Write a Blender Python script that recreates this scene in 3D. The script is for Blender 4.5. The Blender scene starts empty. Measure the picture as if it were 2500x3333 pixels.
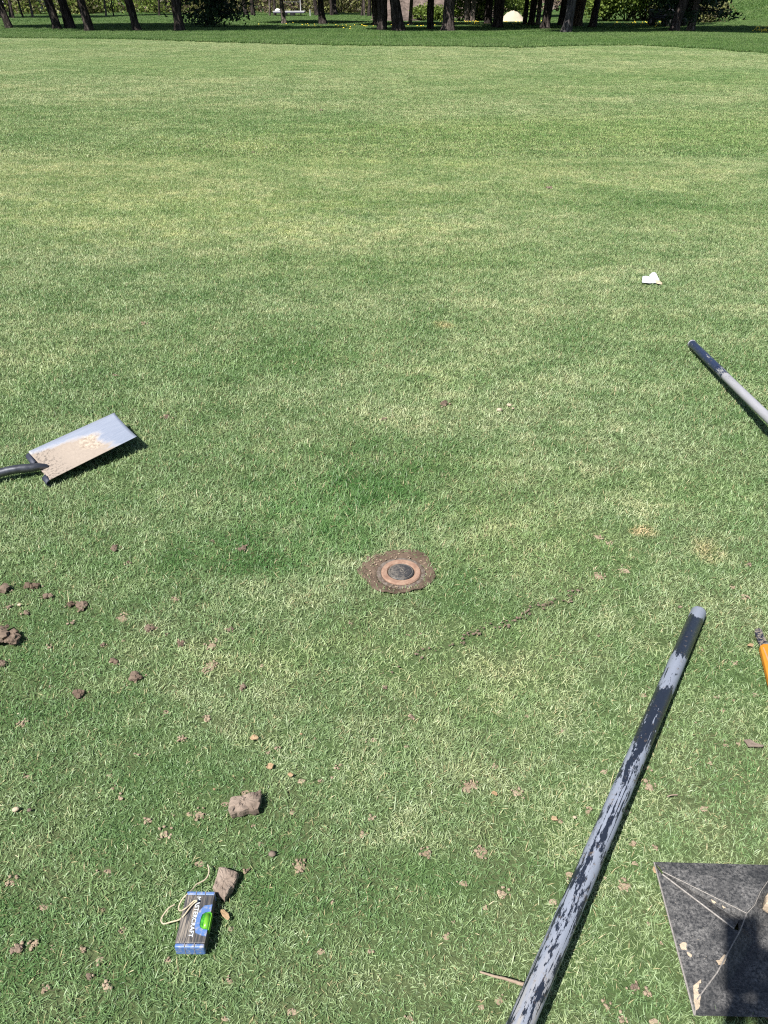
import bpy, bmesh, math, random
import numpy as np
from mathutils import Vector, Matrix, noise as mn
random.seed(7); rng = np.random.default_rng(7)
S = bpy.context.scene
COL = S.collection
# ---------------------------------------------------------------- camera
CAM_H = 1.6; FPX = 2504.0; PITCH = math.atan(1676.0/2504.0)
cd = bpy.data.cameras.new('camera'); cam = bpy.data.objects.new('camera', cd); COL.objects.link(cam)
cd.sensor_fit = 'VERTICAL'; cd.sensor_height = 36.0; cd.lens = 36.0*FPX/3333.0
cam.location = (0, 0, CAM_H); cam.rotation_euler = (math.pi/2-PITCH, 0, 0)
cd.clip_start = 0.02; cd.clip_end = 1500
S.camera = cam
# ---------------------------------------------------------------- light
SUN_AZ = math.radians(50); SUN_EL = math.radians(55)      # azimuth the shadows fall towards, from +X
w = bpy.data.worlds.new('World'); S.world = w; w.use_nodes = True
nt = w.node_tree; nt.nodes.clear()
sky = nt.nodes.new('ShaderNodeTexSky'); sky.sky_type = 'NISHITA'; sky.sun_disc = False
sky.sun_elevation = SUN_EL; sky.sun_rotation = math.atan2(-math.cos(SUN_AZ), -math.sin(SUN_AZ))
bg = nt.nodes.new('ShaderNodeBackground'); bg.inputs[1].default_value = 0.058
wo = nt.nodes.new('ShaderNodeOutputWorld'); nt.links.new(sky.outputs[0], bg.inputs[0]); nt.links.new(bg.outputs[0], wo.inputs[0])
sl = bpy.data.lights.new('sun', 'SUN'); sl.energy = 5.0; sl.angle = math.radians(0.53); sl.color = (1.0, 0.96, 0.90)
sun = bpy.data.objects.new('sun', sl); COL.objects.link(sun)
LD = Vector((math.cos(SUN_AZ)*math.cos(SUN_EL), math.sin(SUN_AZ)*math.cos(SUN_EL), -math.sin(SUN_EL)))
sun.rotation_euler = LD.to_track_quat('-Z', 'Y').to_euler(); sun.location = (-20, -20, 40)
S.view_settings.view_transform = 'Standard'; S.view_settings.look = 'None'
S.view_settings.exposure = 1.0; S.view_settings.gamma = 1.0; S.view_settings.use_curve_mapping = False
S.render.engine = 'CYCLES'; S.cycles.use_denoising = False; S.cycles.filter_width = 1.15
S.cycles.max_bounces = 6; S.cycles.diffuse_bounces = 3; S.cycles.glossy_bounces = 2; S.cycles.transmission_bounces = 4
S.cycles.transparent_max_bounces = 8

# ---------------------------------------------------------------- helpers
def sm(a, b, x):
    t = min(1, max(0, (x-a)/(b-a))); return t*t*(3-2*t)
def H(x, y):
    """height of the terrain"""
    far = sm(9, 22, y)
    z = far*(0.05*math.sin(x*0.31+0.7)*math.sin(y*0.23+0.4)+0.035*math.sin(x*0.13+y*0.41))
    z += 2.6*sm(20, 38, x)*sm(50, 76, y+0.35*(x-24))
    return z
CP, SP = math.cos(PITCH), math.sin(PITCH)
def ray(px, py):
    a = (px-1250)/FPX; b = -(py-1666.5)/FPX
    return Vector((a, CP+b*SP, -SP+b*CP))
def G(px, py, z=0.0):
    """the place in the world, at height z above the turf, that stands at this point of the photograph"""
    d = ray(px, py); O = Vector((0, 0, CAM_H))
    def above(t):
        p = O+d*t; return p.z-z-(H(p.x, p.y) if p.y > 9 else 0)
    t = (CAM_H-z)/max(1e-4, -d.z)
    if (O+d*t).y <= 9: return O+d*t
    lo = 8.0; hi = lo
    while above(hi) > 0 and hi < 300: lo = hi; hi += 0.5
    for _ in range(20):
        mi = (lo+hi)/2
        if above(mi) > 0: lo = mi
        else: hi = mi
    return O+d*hi
def at(px, y):
    """x for a photograph column at distance y on level ground"""
    return (px-1250)/FPX*(y*CP+CAM_H*SP)
def ppm(p):
    return FPX/(p.y*CP+(CAM_H-p.z)*SP)

class N:
    def __init__(s, name):
        s.m = bpy.data.materials.new(name); s.m.use_nodes = True; s.t = s.m.node_tree; s.t.nodes.clear()
        s.out = s.t.nodes.new('ShaderNodeOutputMaterial')
    def n(s, typ, ins=None, **kw):
        nd = s.t.nodes.new(typ)
        for k, v in kw.items(): setattr(nd, k, v)
        for k, v in (ins or {}).items(): s.set(nd.inputs[k], v)
        return nd
    def set(s, sock, v):
        if isinstance(v, bpy.types.NodeSocket): s.t.links.new(v, sock)
        elif isinstance(v, bpy.types.Node): s.t.links.new(v.outputs[0], sock)
        else:
            if isinstance(v, (tuple, list)) and len(v) == 3 and sock.type == 'RGBA': v = (*v, 1)
            sock.default_value = v
    def math(s, op, a, b=0.5, c=None, clamp=False):
        nd = s.t.nodes.new('ShaderNodeMath'); nd.operation = op; nd.use_clamp = clamp
        s.set(nd.inputs[0], a); s.set(nd.inputs[1], b)
        if c is not None: s.set(nd.inputs[2], c)
        return nd.outputs[0]
    def mix(s, f, a, b, mode='MIX'):
        nd = s.t.nodes.new('ShaderNodeMix'); nd.data_type = 'RGBA'; nd.blend_type = mode
        s.set(nd.inputs[0], f); s.set(nd.inputs[6], a); s.set(nd.inputs[7], b); return nd.outputs[2]
    def noise(s, vec, scale, detail=3, rough=0.5, out=0):
        nd = s.n('ShaderNodeTexNoise', {'Scale': scale, 'Detail': detail, 'Roughness': rough})
        if vec is not None: s.set(nd.inputs['Vector'], vec)
        return nd.outputs[out]
    def rng(s, v, a, b, c=0.0, d=1.0, smooth=False):
        nd = s.n('ShaderNodeMapRange', {0: v, 1: a, 2: b, 3: c, 4: d}); nd.clamp = True
        if smooth: nd.interpolation_type = 'SMOOTHSTEP'
        return nd.outputs[0]
    def ramp(s, v, stops):
        nd = s.t.nodes.new('ShaderNodeValToRGB'); s.set(nd.inputs[0], v); e = nd.color_ramp.elements
        while len(e) < len(stops): e.new(0.5)
        for el, (p, c) in zip(e, stops): el.position = p; el.color = (*c, 1)
        return nd.outputs[0]
    def vmap(s, vec, scale=(1, 1, 1), loc=(0, 0, 0), rot=(0, 0, 0)):
        nd = s.n('ShaderNodeMapping', {0: vec, 1: loc, 2: rot, 3: scale}); return nd.outputs[0]
    def obj(s): return s.n('ShaderNodeTexCoord').outputs['Object']
    def pos(s): return s.n('ShaderNodeNewGeometry').outputs['Position']
    def attr(s, name, out='Fac'): return s.n('ShaderNodeAttribute', attribute_name=name).outputs[out]
    def fin(s, col, rough=0.6, metal=0.0, spec=0.5, bump=None, bs=0.5, bd=0.01, trans=0.0, coat=0):
        p = s.n('ShaderNodeBsdfPrincipled', {'Base Color': col, 'Roughness': rough, 'Metallic': metal, 'Specular IOR Level': spec})
        if coat: p.inputs['Coat Weight'].default_value = coat
        if bump is not None:
            b = s.n('ShaderNodeBump', {'Strength': bs, 'Distance': bd, 'Height': bump}); s.t.links.new(b.outputs[0], p.inputs['Normal'])
        sh = p.outputs[0]
        if trans:
            tr = s.n('ShaderNodeBsdfTranslucent', {0: col})
            mx = s.n('ShaderNodeMixShader', {0: trans, 1: sh, 2: tr.outputs[0]}); sh = mx.outputs[0]
        s.t.links.new(sh, s.out.inputs[0]); return s.m

def tag(o, label=None, cat=None, group=None, kind=None):
    if label: o['label'] = label
    if cat: o['category'] = cat
    if group: o['group'] = group
    if kind: o['kind'] = kind
    return o
def empty(name, loc, label, cat, group=None, rz=0.0):
    o = bpy.data.objects.new(name, None); COL.objects.link(o); o.location = loc; o.rotation_euler = (0, 0, rz)
    o.empty_display_size = 0.05
    return tag(o, label, cat, group)
def mk(name, verts, faces, mat=None, parent=None, smooth=False, loc=None, edges=()):
    me = bpy.data.meshes.new(name); me.from_pydata([tuple(v) for v in verts], list(edges), faces); me.update()
    if mat: me.materials.append(mat)
    if smooth:
        me.polygons.foreach_set('use_smooth', [True]*len(me.polygons))
    o = bpy.data.objects.new(name, me); COL.objects.link(o)
    if parent: o.parent = parent
    if loc is not None: o.location = loc
    return o
def mkobj(name, me, parent=None, loc=None):
    o = bpy.data.objects.new(name, me); COL.objects.link(o)
    if parent: o.parent = parent
    if loc is not None: o.location = loc
    return o
class MB:
    """collects shapes for one mesh"""
    def __init__(s): s.v = []; s.f = []
    def add(s, v, f):
        o = len(s.v); s.v += [Vector(q) for q in v]; s.f += [tuple(i+o for i in q) for q in f]; return s
    def box(s, c, d, rz=0, ry=0, rx=0, bev=0.0):
        x, y, z = d[0]/2, d[1]/2, d[2]/2; M = Matrix.Rotation(rz, 3, 'Z') @ Matrix.Rotation(ry, 3, 'Y') @ Matrix.Rotation(rx, 3, 'X')
        if bev <= 0:
            v = [(i, j, k) for k in (-z, z) for j in (-y, y) for i in (-x, x)]
            f = [(0, 2, 3, 1), (4, 5, 7, 6), (0, 1, 5, 4), (2, 6, 7, 3), (0, 4, 6, 2), (1, 3, 7, 5)]
        else:
            bm = bmesh.new(); bmesh.ops.create_cube(bm, size=1)
            for q in bm.verts: q.co = Vector((q.co.x*2*x, q.co.y*2*y, q.co.z*2*z))
            bmesh.ops.bevel(bm, geom=bm.edges[:], offset=bev, segments=2, affect='EDGES', profile=0.5)
            bm.verts.index_update(); v = [tuple(q.co) for q in bm.verts]; f = [tuple(q.index for q in fc.verts) for fc in bm.faces]; bm.free()
        return s.add([M @ Vector(q)+Vector(c) for q in v], f)
    def tube(s, pts, rad, n=10, cap=True, jit=0.0, seed=0):
        pts = [Vector(p) for p in pts]; m = len(pts)
        if not hasattr(rad, '__len__'): rad = [rad]*m
        vv = []; ff = []; up = None
        for i, p in enumerate(pts):
            t = (pts[min(i+1, m-1)]-pts[max(i-1, 0)]).normalized()
            if up is None:
                a = Vector((0, 0, 1)) if abs(t.z) < 0.9 else Vector((1, 0, 0)); up = (a-t*a.dot(t)).normalized()
            else: up = (up-t*up.dot(t)).normalized()
            sd = t.cross(up)
            for k in range(n):
                a = 2*math.pi*k/n; q = up*math.cos(a)+sd*math.sin(a); r = rad[i]
                if jit: r *= 1+jit*mn.noise(Vector((q.x*2.2+seed, q.y*2.2, i*0.55+q.z)))
                vv.append(p+q*r)
        for i in range(m-1):
            for k in range(n):
                ff.append((i*n+k, i*n+(k+1) % n, (i+1)*n+(k+1) % n, (i+1)*n+k))
        if cap: ff.append(tuple(range(n-1, -1, -1))); ff.append(tuple((m-1)*n+k for k in range(n)))
        return s.add(vv, ff)
    def lathe(s, prof, n=40, c=(0, 0, 0)):
        vv = []; ff = []
        for r, z in prof:
            for k in range(n): a = 2*math.pi*k/n; vv.append((c[0]+r*math.cos(a), c[1]+r*math.sin(a), c[2]+z))
        for i in range(len(prof)-1):
            for k in range(n): ff.append((i*n+k, i*n+(k+1) % n, (i+1)*n+(k+1) % n, (i+1)*n+k))
        return s.add(vv, ff)
    def lump(s, c, r, seed=0, amp=0.35, freq=1.7, sub=2, sc=(1, 1, 0.7)):
        bm = bmesh.new(); bmesh.ops.create_icosphere(bm, subdivisions=sub, radius=1.0)
        c = Vector(c); vv = []
        for q in bm.verts:
            p = q.co.normalized(); k = 1+amp*mn.fractal(p*freq+Vector((seed*3.1, seed*1.7, seed)), 0.8, 2.1, 3)+amp*0.5*mn.noise(p*freq*3+Vector((seed, 0, 0)))
            vv.append(c+Vector((p.x*sc[0], p.y*sc[1], p.z*sc[2]))*r*k)
        ff = [tuple(q.index for q in f.verts) for f in bm.faces]; bm.free()
        return s.add(vv, ff)
    def build(s, name, mat=None, parent=None, smooth=False, loc=None):
        if loc is not None:
            L = Vector(loc); s.v = [q-L for q in s.v]
        return mk(name, s.v, s.f, mat, parent, smooth, loc)
def catmull(P, k=6):
    P = [Vector(p) for p in P]; out = []
    for i in range(len(P)-1):
        a = P[max(i-1, 0)]; b = P[i]; c = P[i+1]; d = P[min(i+2, len(P)-1)]
        for j in range(k):
            t = j/k; out.append(0.5*((2*b)+(c-a)*t+(2*a-5*b+4*c-d)*t*t+(3*b-a-3*c+d)*t**3))
    out.append(P[-1]); return out
def inpoly(px, py, poly):
    """vectorised point in polygon"""
    ins = np.zeros(px.shape, bool); n = len(poly)
    for i in range(n):
        x1, y1 = poly[i][0], poly[i][1]; x2, y2 = poly[(i+1) % n][0], poly[(i+1) % n][1]
        c = ((y1 > py) != (y2 > py)) & (px < (x2-x1)*(py-y1)/((y2-y1) if y2 != y1 else 1e-9)+x1)
        ins ^= c
    return ins

# ---------------------------------------------------------------- materials
def mat_grass(name, cols, straw, hi, trans=0.22, patches=True, rough=0.45, spec=0.35):
    m = N(name); pos = m.pos(); rnd = m.attr('rnd'); 
    c = m.ramp(rnd, cols)
    # broad patches of yellower and of greener turf
    n1 = m.noise(m.vmap(pos, (0.34, 0.62, 0)), 1.0, 3, 0.55)
    n2 = m.noise(m.vmap(pos, (0.10, 0.22, 0), (4, 9, 0)), 1.0, 2, 0.5)
    n3 = m.noise(m.vmap(pos, (2.3, 3.0, 0), (1, 2, 0)), 1.0, 3, 0.6)
    c = m.mix(m.rng(n1, 0.40, 0.70), c, m.mix(0.45, c, hi))
    c = m.mix(m.rng(n2, 0.55, 0.42, 0, 0.65), c, m.mix(1.0, c, (0.66, 0.80, 0.62), 'MULTIPLY'))
    n4 = m.noise(m.vmap(pos, (9, 11, 0), (3, 1, 0)), 1.0, 3, 0.6)
    c = m.mix(m.rng(n4, 0.58, 0.40, 0, 0.75), c, m.mix(1.0, c, (0.60, 0.76, 0.60), 'MULTIPLY')); c = m.mix(m.rng(n4, 0.55, 0.75, 0, 0.5), c, m.mix(1.0, c, (1.3, 1.2, 1.1), 'MULTIPLY'))
    n5 = m.noise(m.vmap(pos, (0.75, 1.0, 0), (7, 3, 0)), 1.0, 5, 0.7); c = m.mix(m.rng(n5, 0.56, 0.40, 0, 0.9), c, m.mix(1.0, c, (0.68, 0.80, 0.66), 'MULTIPLY')); c = m.mix(m.rng(n5, 0.54, 0.68, 0, 0.8), c, m.mix(1.0, c, (1.18, 1.12, 1.08), 'MULTIPLY'))
    c = m.mix(m.rng(n3, 0.58, 0.38, 0, 0.8), c, m.mix(1.0, c, (0.62, 0.74, 0.62), 'MULTIPLY'))
    if patches:
        def patch(px, py, rx, ry, amt, mul, lo=0.25):
            nonlocal c
            p = G(px, py)
            v = m.n('ShaderNodeVectorMath', {0: m.vmap(pos, (1/rx, 1/ry, 0), (-p.x/rx, -p.y/ry, 0))}, operation='LENGTH').outputs['Value']
            v = m.math('ADD', v, m.math('MULTIPLY', m.math('SUBTRACT', m.noise(m.vmap(pos, (3, 3, 0)), 1.5, 5, 0.65), 0.5), 1.9))
            c = m.mix(m.rng(v, 1.0, lo, 0, amt, True), c, m.mix(1.0, c, mul, 'MULTIPLY'))
        G1 = (0.44, 0.68, 0.42); G2 = (0.66, 0.80, 0.64); Y1 = (1.24, 1.16, 1.14)
        patch(1080, 1640, 0.62, 0.42, 0.9, G1, 0.1); patch(1230, 1480, 0.62, 0.34, 0.7, G2); patch(1300, 1580, 0.3, 0.25, 0.5, G2)
        patch(880, 1800, 0.48, 0.22, 0.9, G1, 0.1); patch(960, 1170, 0.55, 0.32, 0.75, G2); patch(1430, 1240, 0.5, 0.2, 0.4, G2)
        patch(2440, 1640, 0.40, 0.35, 0.7, G2); patch(160, 2230, 0.5, 0.35, 0.7, G2); patch(450, 1850, 0.6, 0.25, 0.5, G2)
        patch(2050, 1180, 0.5, 0.4, 0.5, G2); patch(150, 3100, 0.40, 0.22, 0.8, G2); patch(1250, 2950, 0.40, 0.20, 0.7, G2); patch(600, 2750, 0.5, 0.18, 0.6, G2)
        patch(1500, 2130, 0.55, 0.24, 0.9, Y1, 0.4); patch(1750, 1780, 0.50, 0.35, 0.8, Y1); patch(2150, 1600, 0.45, 0.3, 0.6, Y1); patch(800, 2150, 0.35, 0.15, 0.7, Y1); patch(1600, 1560, 0.4, 0.3, 0.5, Y1)
        patch(700, 560, 6.0, 3.0, 0.45, (1.15, 1.1, 0.95)); patch(2000, 430, 7.0, 2.2, 0.5, (1.2, 1.16, 1.0)); patch(450, 700, 3.0, 1.3, 0.5, (1.12, 1.12, 0.95)); patch(1150, 800, 2.5, 1.3, 0.25, (1.15, 1.12, 1.0))
        patch(500, 360, 7.0, 2.0, 0.4, G2); patch(2350, 640, 2.5, 1.6, 0.6, G2); patch(900, 900, 2.0, 0.7, 0.5, G2); patch(1500, 420, 7, 1.6, 0.3, G2); patch(1700, 650, 3, 1.0, 0.5, G2); patch(2300, 240, 9, 3, 0.6, G2)
        patch(2093, 1733, 0.075, 0.05, 1.0, (2.5, 1.45, 1.8), 0.3)
        patch(2304, 1790, 0.08, 0.09, 0.7, (2.2, 1.3, 1.5)); patch(1447, 1062, 0.09, 0.09, 0.8, (2.2, 1.3, 1.5))
    # turf colour grows paler and yellower with distance
    yy = m.n('ShaderNodeSeparateXYZ', {0: pos}).outputs[1]
    if patches:
        c = m.mix(m.rng(yy, 1.0, 9.0, 0, 1, True), c, m.mix(1.0, c, (1.20, 1.10, 1.04), 'MULTIPLY'))
    st = m.math('GREATER_THAN', m.attr('dry'), m.rng(n1, 0.3, 0.7, 0.975, 0.93))
    c = m.mix(st, c, straw)
    tip = m.attr('tip'); c = m.mix(m.rng(tip, 0, 0.6, 0.60, 0), c, m.mix(1.0, c, (0.55, 0.55, 0.35), 'MULTIPLY'))  # blade bases darkened in colour for the shade between blades
    return m.fin(c, rough, spec=spec, trans=trans)
GC = [(0.0, (0.138, 0.195, 0.086)), (0.35, (0.278, 0.346, 0.182)), (0.7, (0.372, 0.438, 0.252)), (1.0, (0.425, 0.485, 0.305))]
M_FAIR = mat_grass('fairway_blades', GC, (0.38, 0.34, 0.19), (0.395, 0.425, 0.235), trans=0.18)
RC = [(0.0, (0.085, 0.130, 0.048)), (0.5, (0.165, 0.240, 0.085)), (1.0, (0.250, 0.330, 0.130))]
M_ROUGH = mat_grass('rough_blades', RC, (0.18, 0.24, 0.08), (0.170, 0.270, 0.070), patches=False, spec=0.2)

def simple(name, col, rough=0.6, metal=0.0, var=0.15, scale=30, bs=0.2, bd=0.002, spec=0.5):
    m = N(name); o = m.obj(); n = m.noise(o, scale, 4, 0.6)
    dark = tuple(q*(1-var) for q in col); light = tuple(min(1, q*(1+var)) for q in col)
    return m.fin(m.mix(n, dark, light), m.rng(n, 0.3, 0.7, rough-0.08, rough+0.08), metal, spec, n, bs, bd)

m = N('thatch'); p = m.pos(); a = m.noise(p, 60, 4, 0.7); b = m.noise(m.vmap(p, (3, 3, 0)), 1.0, 3, 0.6)
yy = m.n('ShaderNodeSeparateXYZ', {0: p}).outputs[1]
c = m.mix(a, (0.040, 0.058, 0.024), (0.095, 0.115, 0.052)); c = m.mix(m.rng(b, 0.42, 0.60), c, (0.055, 0.090, 0.032))
c = m.mix(m.rng(yy, 40, 60), c, m.mix(a, (0.035, 0.075, 0.02), (0.06, 0.12, 0.035)))
M_GROUND = m.fin(c, 0.9, spec=0.1, bump=a, bs=0.8, bd=0.01)

def mat_soil(name, c1, c2, c3, k=0.78):
    c1, c2, c3 = [tuple(v*k for v in q) for q in (c1, c2, c3)]
    m = N(name); p = m.pos(); a = m.noise(p, 90, 5, 0.7); b = m.noise(p, 14, 3, 0.6)
    return m.fin(m.mix(m.rng(b, 0.35, 0.65), m.mix(a, c1, c2), m.mix(a, c2, c3)), 0.95, spec=0.12, bump=a, bs=0.9, bd=0.004)
M_SOIL = mat_soil('clod_soil', (0.085, 0.060, 0.045), (0.18, 0.133, 0.100), (0.29, 0.225, 0.175))
M_SOILT = mat_soil('dry_tan_soil', (0.19, 0.140, 0.095), (0.33, 0.255, 0.180), (0.46, 0.37, 0.27))
M_SOILG = mat_soil('grey_sod_soil', (0.060, 0.044, 0.035), (0.20, 0.155, 0.125), (0.36, 0.29, 0.235))
M_SOILD = mat_soil('dark_damp_soil', (0.052, 0.037, 0.027), (0.125, 0.090, 0.066), (0.22, 0.165, 0.122))
M_STONE = mat_soil('pale_stone', (0.34, 0.26, 0.19), (0.50, 0.41, 0.30), (0.66, 0.55, 0.41))
M_LEAFD = mat_soil('dead_leaf', (0.26, 0.16, 0.08), (0.42, 0.29, 0.17), (0.52, 0.40, 0.26))

def mat_bark(name, c1, c2, c3):
    m = N(name); o = m.obj()
    v = m.vmap(o, (7, 7, 1.3)); a = m.noise(v, 1.6, 6, 0.65); b = m.noise(m.vmap(o, (22, 22, 4)), 1.0, 4, 0.6); l = m.noise(o, 1.1, 2)
    f = m.math('MULTIPLY', m.rng(a, 0.38, 0.60), m.rng(b, 0.25, 0.6, 0.4, 1))
    c = m.mix(f, c1, m.mix(l, c2, c3))
    return m.fin(c, 0.92, spec=0.1, bump=f, bs=1.0, bd=0.06)
M_BARK = mat_bark('ridged_bark', (0.014, 0.011, 0.010), (0.075, 0.060, 0.054), (0.115, 0.097, 0.088))  # bark kept near black; crown shade is put into the colour
M_BARKP = mat_bark('pale_bark', (0.05, 0.042, 0.035), (0.19, 0.155, 0.135), (0.28, 0.24, 0.21))
def mat_leaf(name, stops, rough=0.5, trans=0.35):
    m = N(name); r = m.attr('rnd'); n = m.noise(m.pos(), 0.35, 2)
    f = m.math('ADD', m.math('MULTIPLY', r, 0.7), m.math('MULTIPLY', n, 0.35))
    return m.fin(m.ramp(f, stops), rough, spec=0.25, trans=trans)
M_PINE = mat_leaf('pine_needles', [(0.1, (0.010, 0.024, 0.010)), (0.6, (0.022, 0.048, 0.018)), (1, (0.045, 0.080, 0.028))], trans=0.1)
M_SPRING = mat_leaf('spring_leaves', [(0.1, (0.045, 0.08, 0.014)), (0.55, (0.13, 0.19, 0.034)), (1, (0.25, 0.32, 0.07))])
M_OLIVE = mat_leaf('olive_brush', [(0.1, (0.055, 0.048, 0.034)), (0.4, (0.125, 0.115, 0.055)), (0.75, (0.170, 0.190, 0.060)), (1, (0.27, 0.28, 0.09))])
M_BROWNB = mat_leaf('bare_brown_brush', [(0.1, (0.05, 0.036, 0.028)), (0.6, (0.12, 0.09, 0.068)), (1, (0.20, 0.16, 0.12))], trans=0.1)
M_YELLOW = simple('dandelion_yellow', (0.75, 0.55, 0.02), 0.6)

# ---------------------------------------------------------------- ground
xs = sorted(set([round(v, 2) for v in np.arange(-60, 60.1, 1.0)]+[-400, -250, -160, -110, -80, 80, 110, 160, 250, 400]+[round(v, 2) for v in np.arange(-4, 4.01, 0.25)]))
ys = sorted(set([-60, -30, -15, -8]+[round(v, 2) for v in np.arange(-4, 6, 0.25)]+[round(v, 2) for v in np.arange(6, 130, 1.0)]+[140, 160, 200, 260, 350, 500]))
vv = [(x, y, H(x, y) if y < 120 else H(x, 120)) for y in ys for x in xs]; nx = len(xs)
ff = [(j*nx+i, j*nx+i+1, (j+1)*nx+i+1, (j+1)*nx+i) for j in range(len(ys)-1) for i in range(nx-1)]
tag(mk('ground', vv, ff, M_GROUND, smooth=True), kind='structure')

# edge between the close-mown fairway and the longer rough, from the photograph
EDGE = [(-900, 118), (0, 124), (300, 127), (700, 138), (1200, 150), (1700, 158), (1900, 150), (2100, 149), (2300, 160), (2500, 176), (3300, 215)]
EW = []
for px, py in EDGE:
    q = G(px, py); EW.append((q.x, q.y))
EW.sort()
EX = np.array([e[0] for e in EW]); EY = np.array([e[1] for e in EW])
def edge_y(x): return float(np.interp(x, EX, EY))

# ---------------------------------------------------------------- blades of grass
def blade_mesh(name, P, L, W, mat, lean=(0.6, 1.35), curl=0.5, bias=0.0, seed=1):
    """P: n x 3 roots.  five-vertex bent blades"""
    r = np.random.default_rng(seed); n = len(P)
    az = r.uniform(0, 2*math.pi, n)
    if bias: az = np.where(r.random(n) < bias, r.normal(0.4, 0.6, n), az)
    th0 = r.uniform(lean[0], lean[1], n); th1 = np.minimum(th0+r.uniform(0, curl, n), 1.62)
    L = L if hasattr(L, '__len__') else np.full(n, L)
    L = L*(0.62+0.80*r.random(n)**1.2); W = W*(0.55+0.8*r.random(n)**1.6)
    dx, dy = np.cos(az), np.sin(az); sx, sy = -dy, dx
    tw = r.uniform(-0.6, 0.6, n)                             # roll of the blade
    def stack(x, y, z): return np.stack([x, y, z], 1)
    d0 = stack(dx*np.sin(th0), dy*np.sin(th0), np.cos(th0)); d1 = stack(dx*np.sin(th1), dy*np.sin(th1), np.cos(th1))
    s = stack(sx*np.cos(tw), sy*np.cos(tw), np.sin(tw))*(W/2)[:, None]
    mid = P+d0*(L*0.5)[:, None]; tip = mid+d1*(L*0.5)[:, None]
    V = np.stack([P-s*0.8, P+s*0.8, mid-s, mid+s, tip], 1).reshape(-1, 3)
    me = bpy.data.meshes.new(name); me.vertices.add(5*n); me.vertices.foreach_set('co', V.astype(np.float32).ravel())
    b = np.arange(n)*5
    loops = np.stack([b, b+1, b+3, b+2, b+2, b+3, b+4], 1).ravel()
    me.loops.add(7*n); me.loops.foreach_set('vertex_index', loops.astype(np.int32))
    me.polygons.add(2*n); ls = np.stack([np.arange(n)*7, np.arange(n)*7+4], 1).ravel()
    me.polygons.foreach_set('loop_start', ls.astype(np.int32))
    me.update(calc_edges=True)
    for nm, arr in (('rnd', np.repeat(r.random(n), 5)), ('dry', np.repeat(r.random(n), 5)), ('tip', np.tile([0, 0, 0.5, 0.5, 1.0], n))):
        a = me.attributes.new(nm, 'FLOAT', 'POINT'); a.data.foreach_set('value', arr.astype(np.float32))
    me.materials.append(mat); return me
def halfw(y): return (y*CP+CAM_H*SP)*0.4992
CELL = 0.5; NEAR_Y = 3.5
near_cells = []; tile_cells = []
for iy in range(-4, int(NEAR_Y/CELL)):
    for ix in range(-8, 8):
        cx, cy = (ix+0.5)*CELL, (iy+0.5)*CELL
        if cy > 0.3 and abs(cx)-0.25 < halfw(cy+0.25)+0.25: near_cells.append((cx, cy))
        else: tile_cells.append((cx, cy))
# outlines where no grass grows or lies
SPR = [(165, 560), (300, 430), (340, 350), (600, 270), (900, 215), (1200, 240), (1350, 330), (1440, 540), (1490, 660), (1400, 780), (1250, 880), (1000, 930), (800, 960), (600, 930), (430, 870), (350, 760), (200, 620)]
SPR = [G(1140+x/5.53, 1760+y/5.53) for x, y in SPR]
TRAY = [G(2133, 2812, 0.015), G(2640, 2826, 0.015), G(2980, 3320, 0.015), G(2266, 3302, 0.015)]
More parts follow.
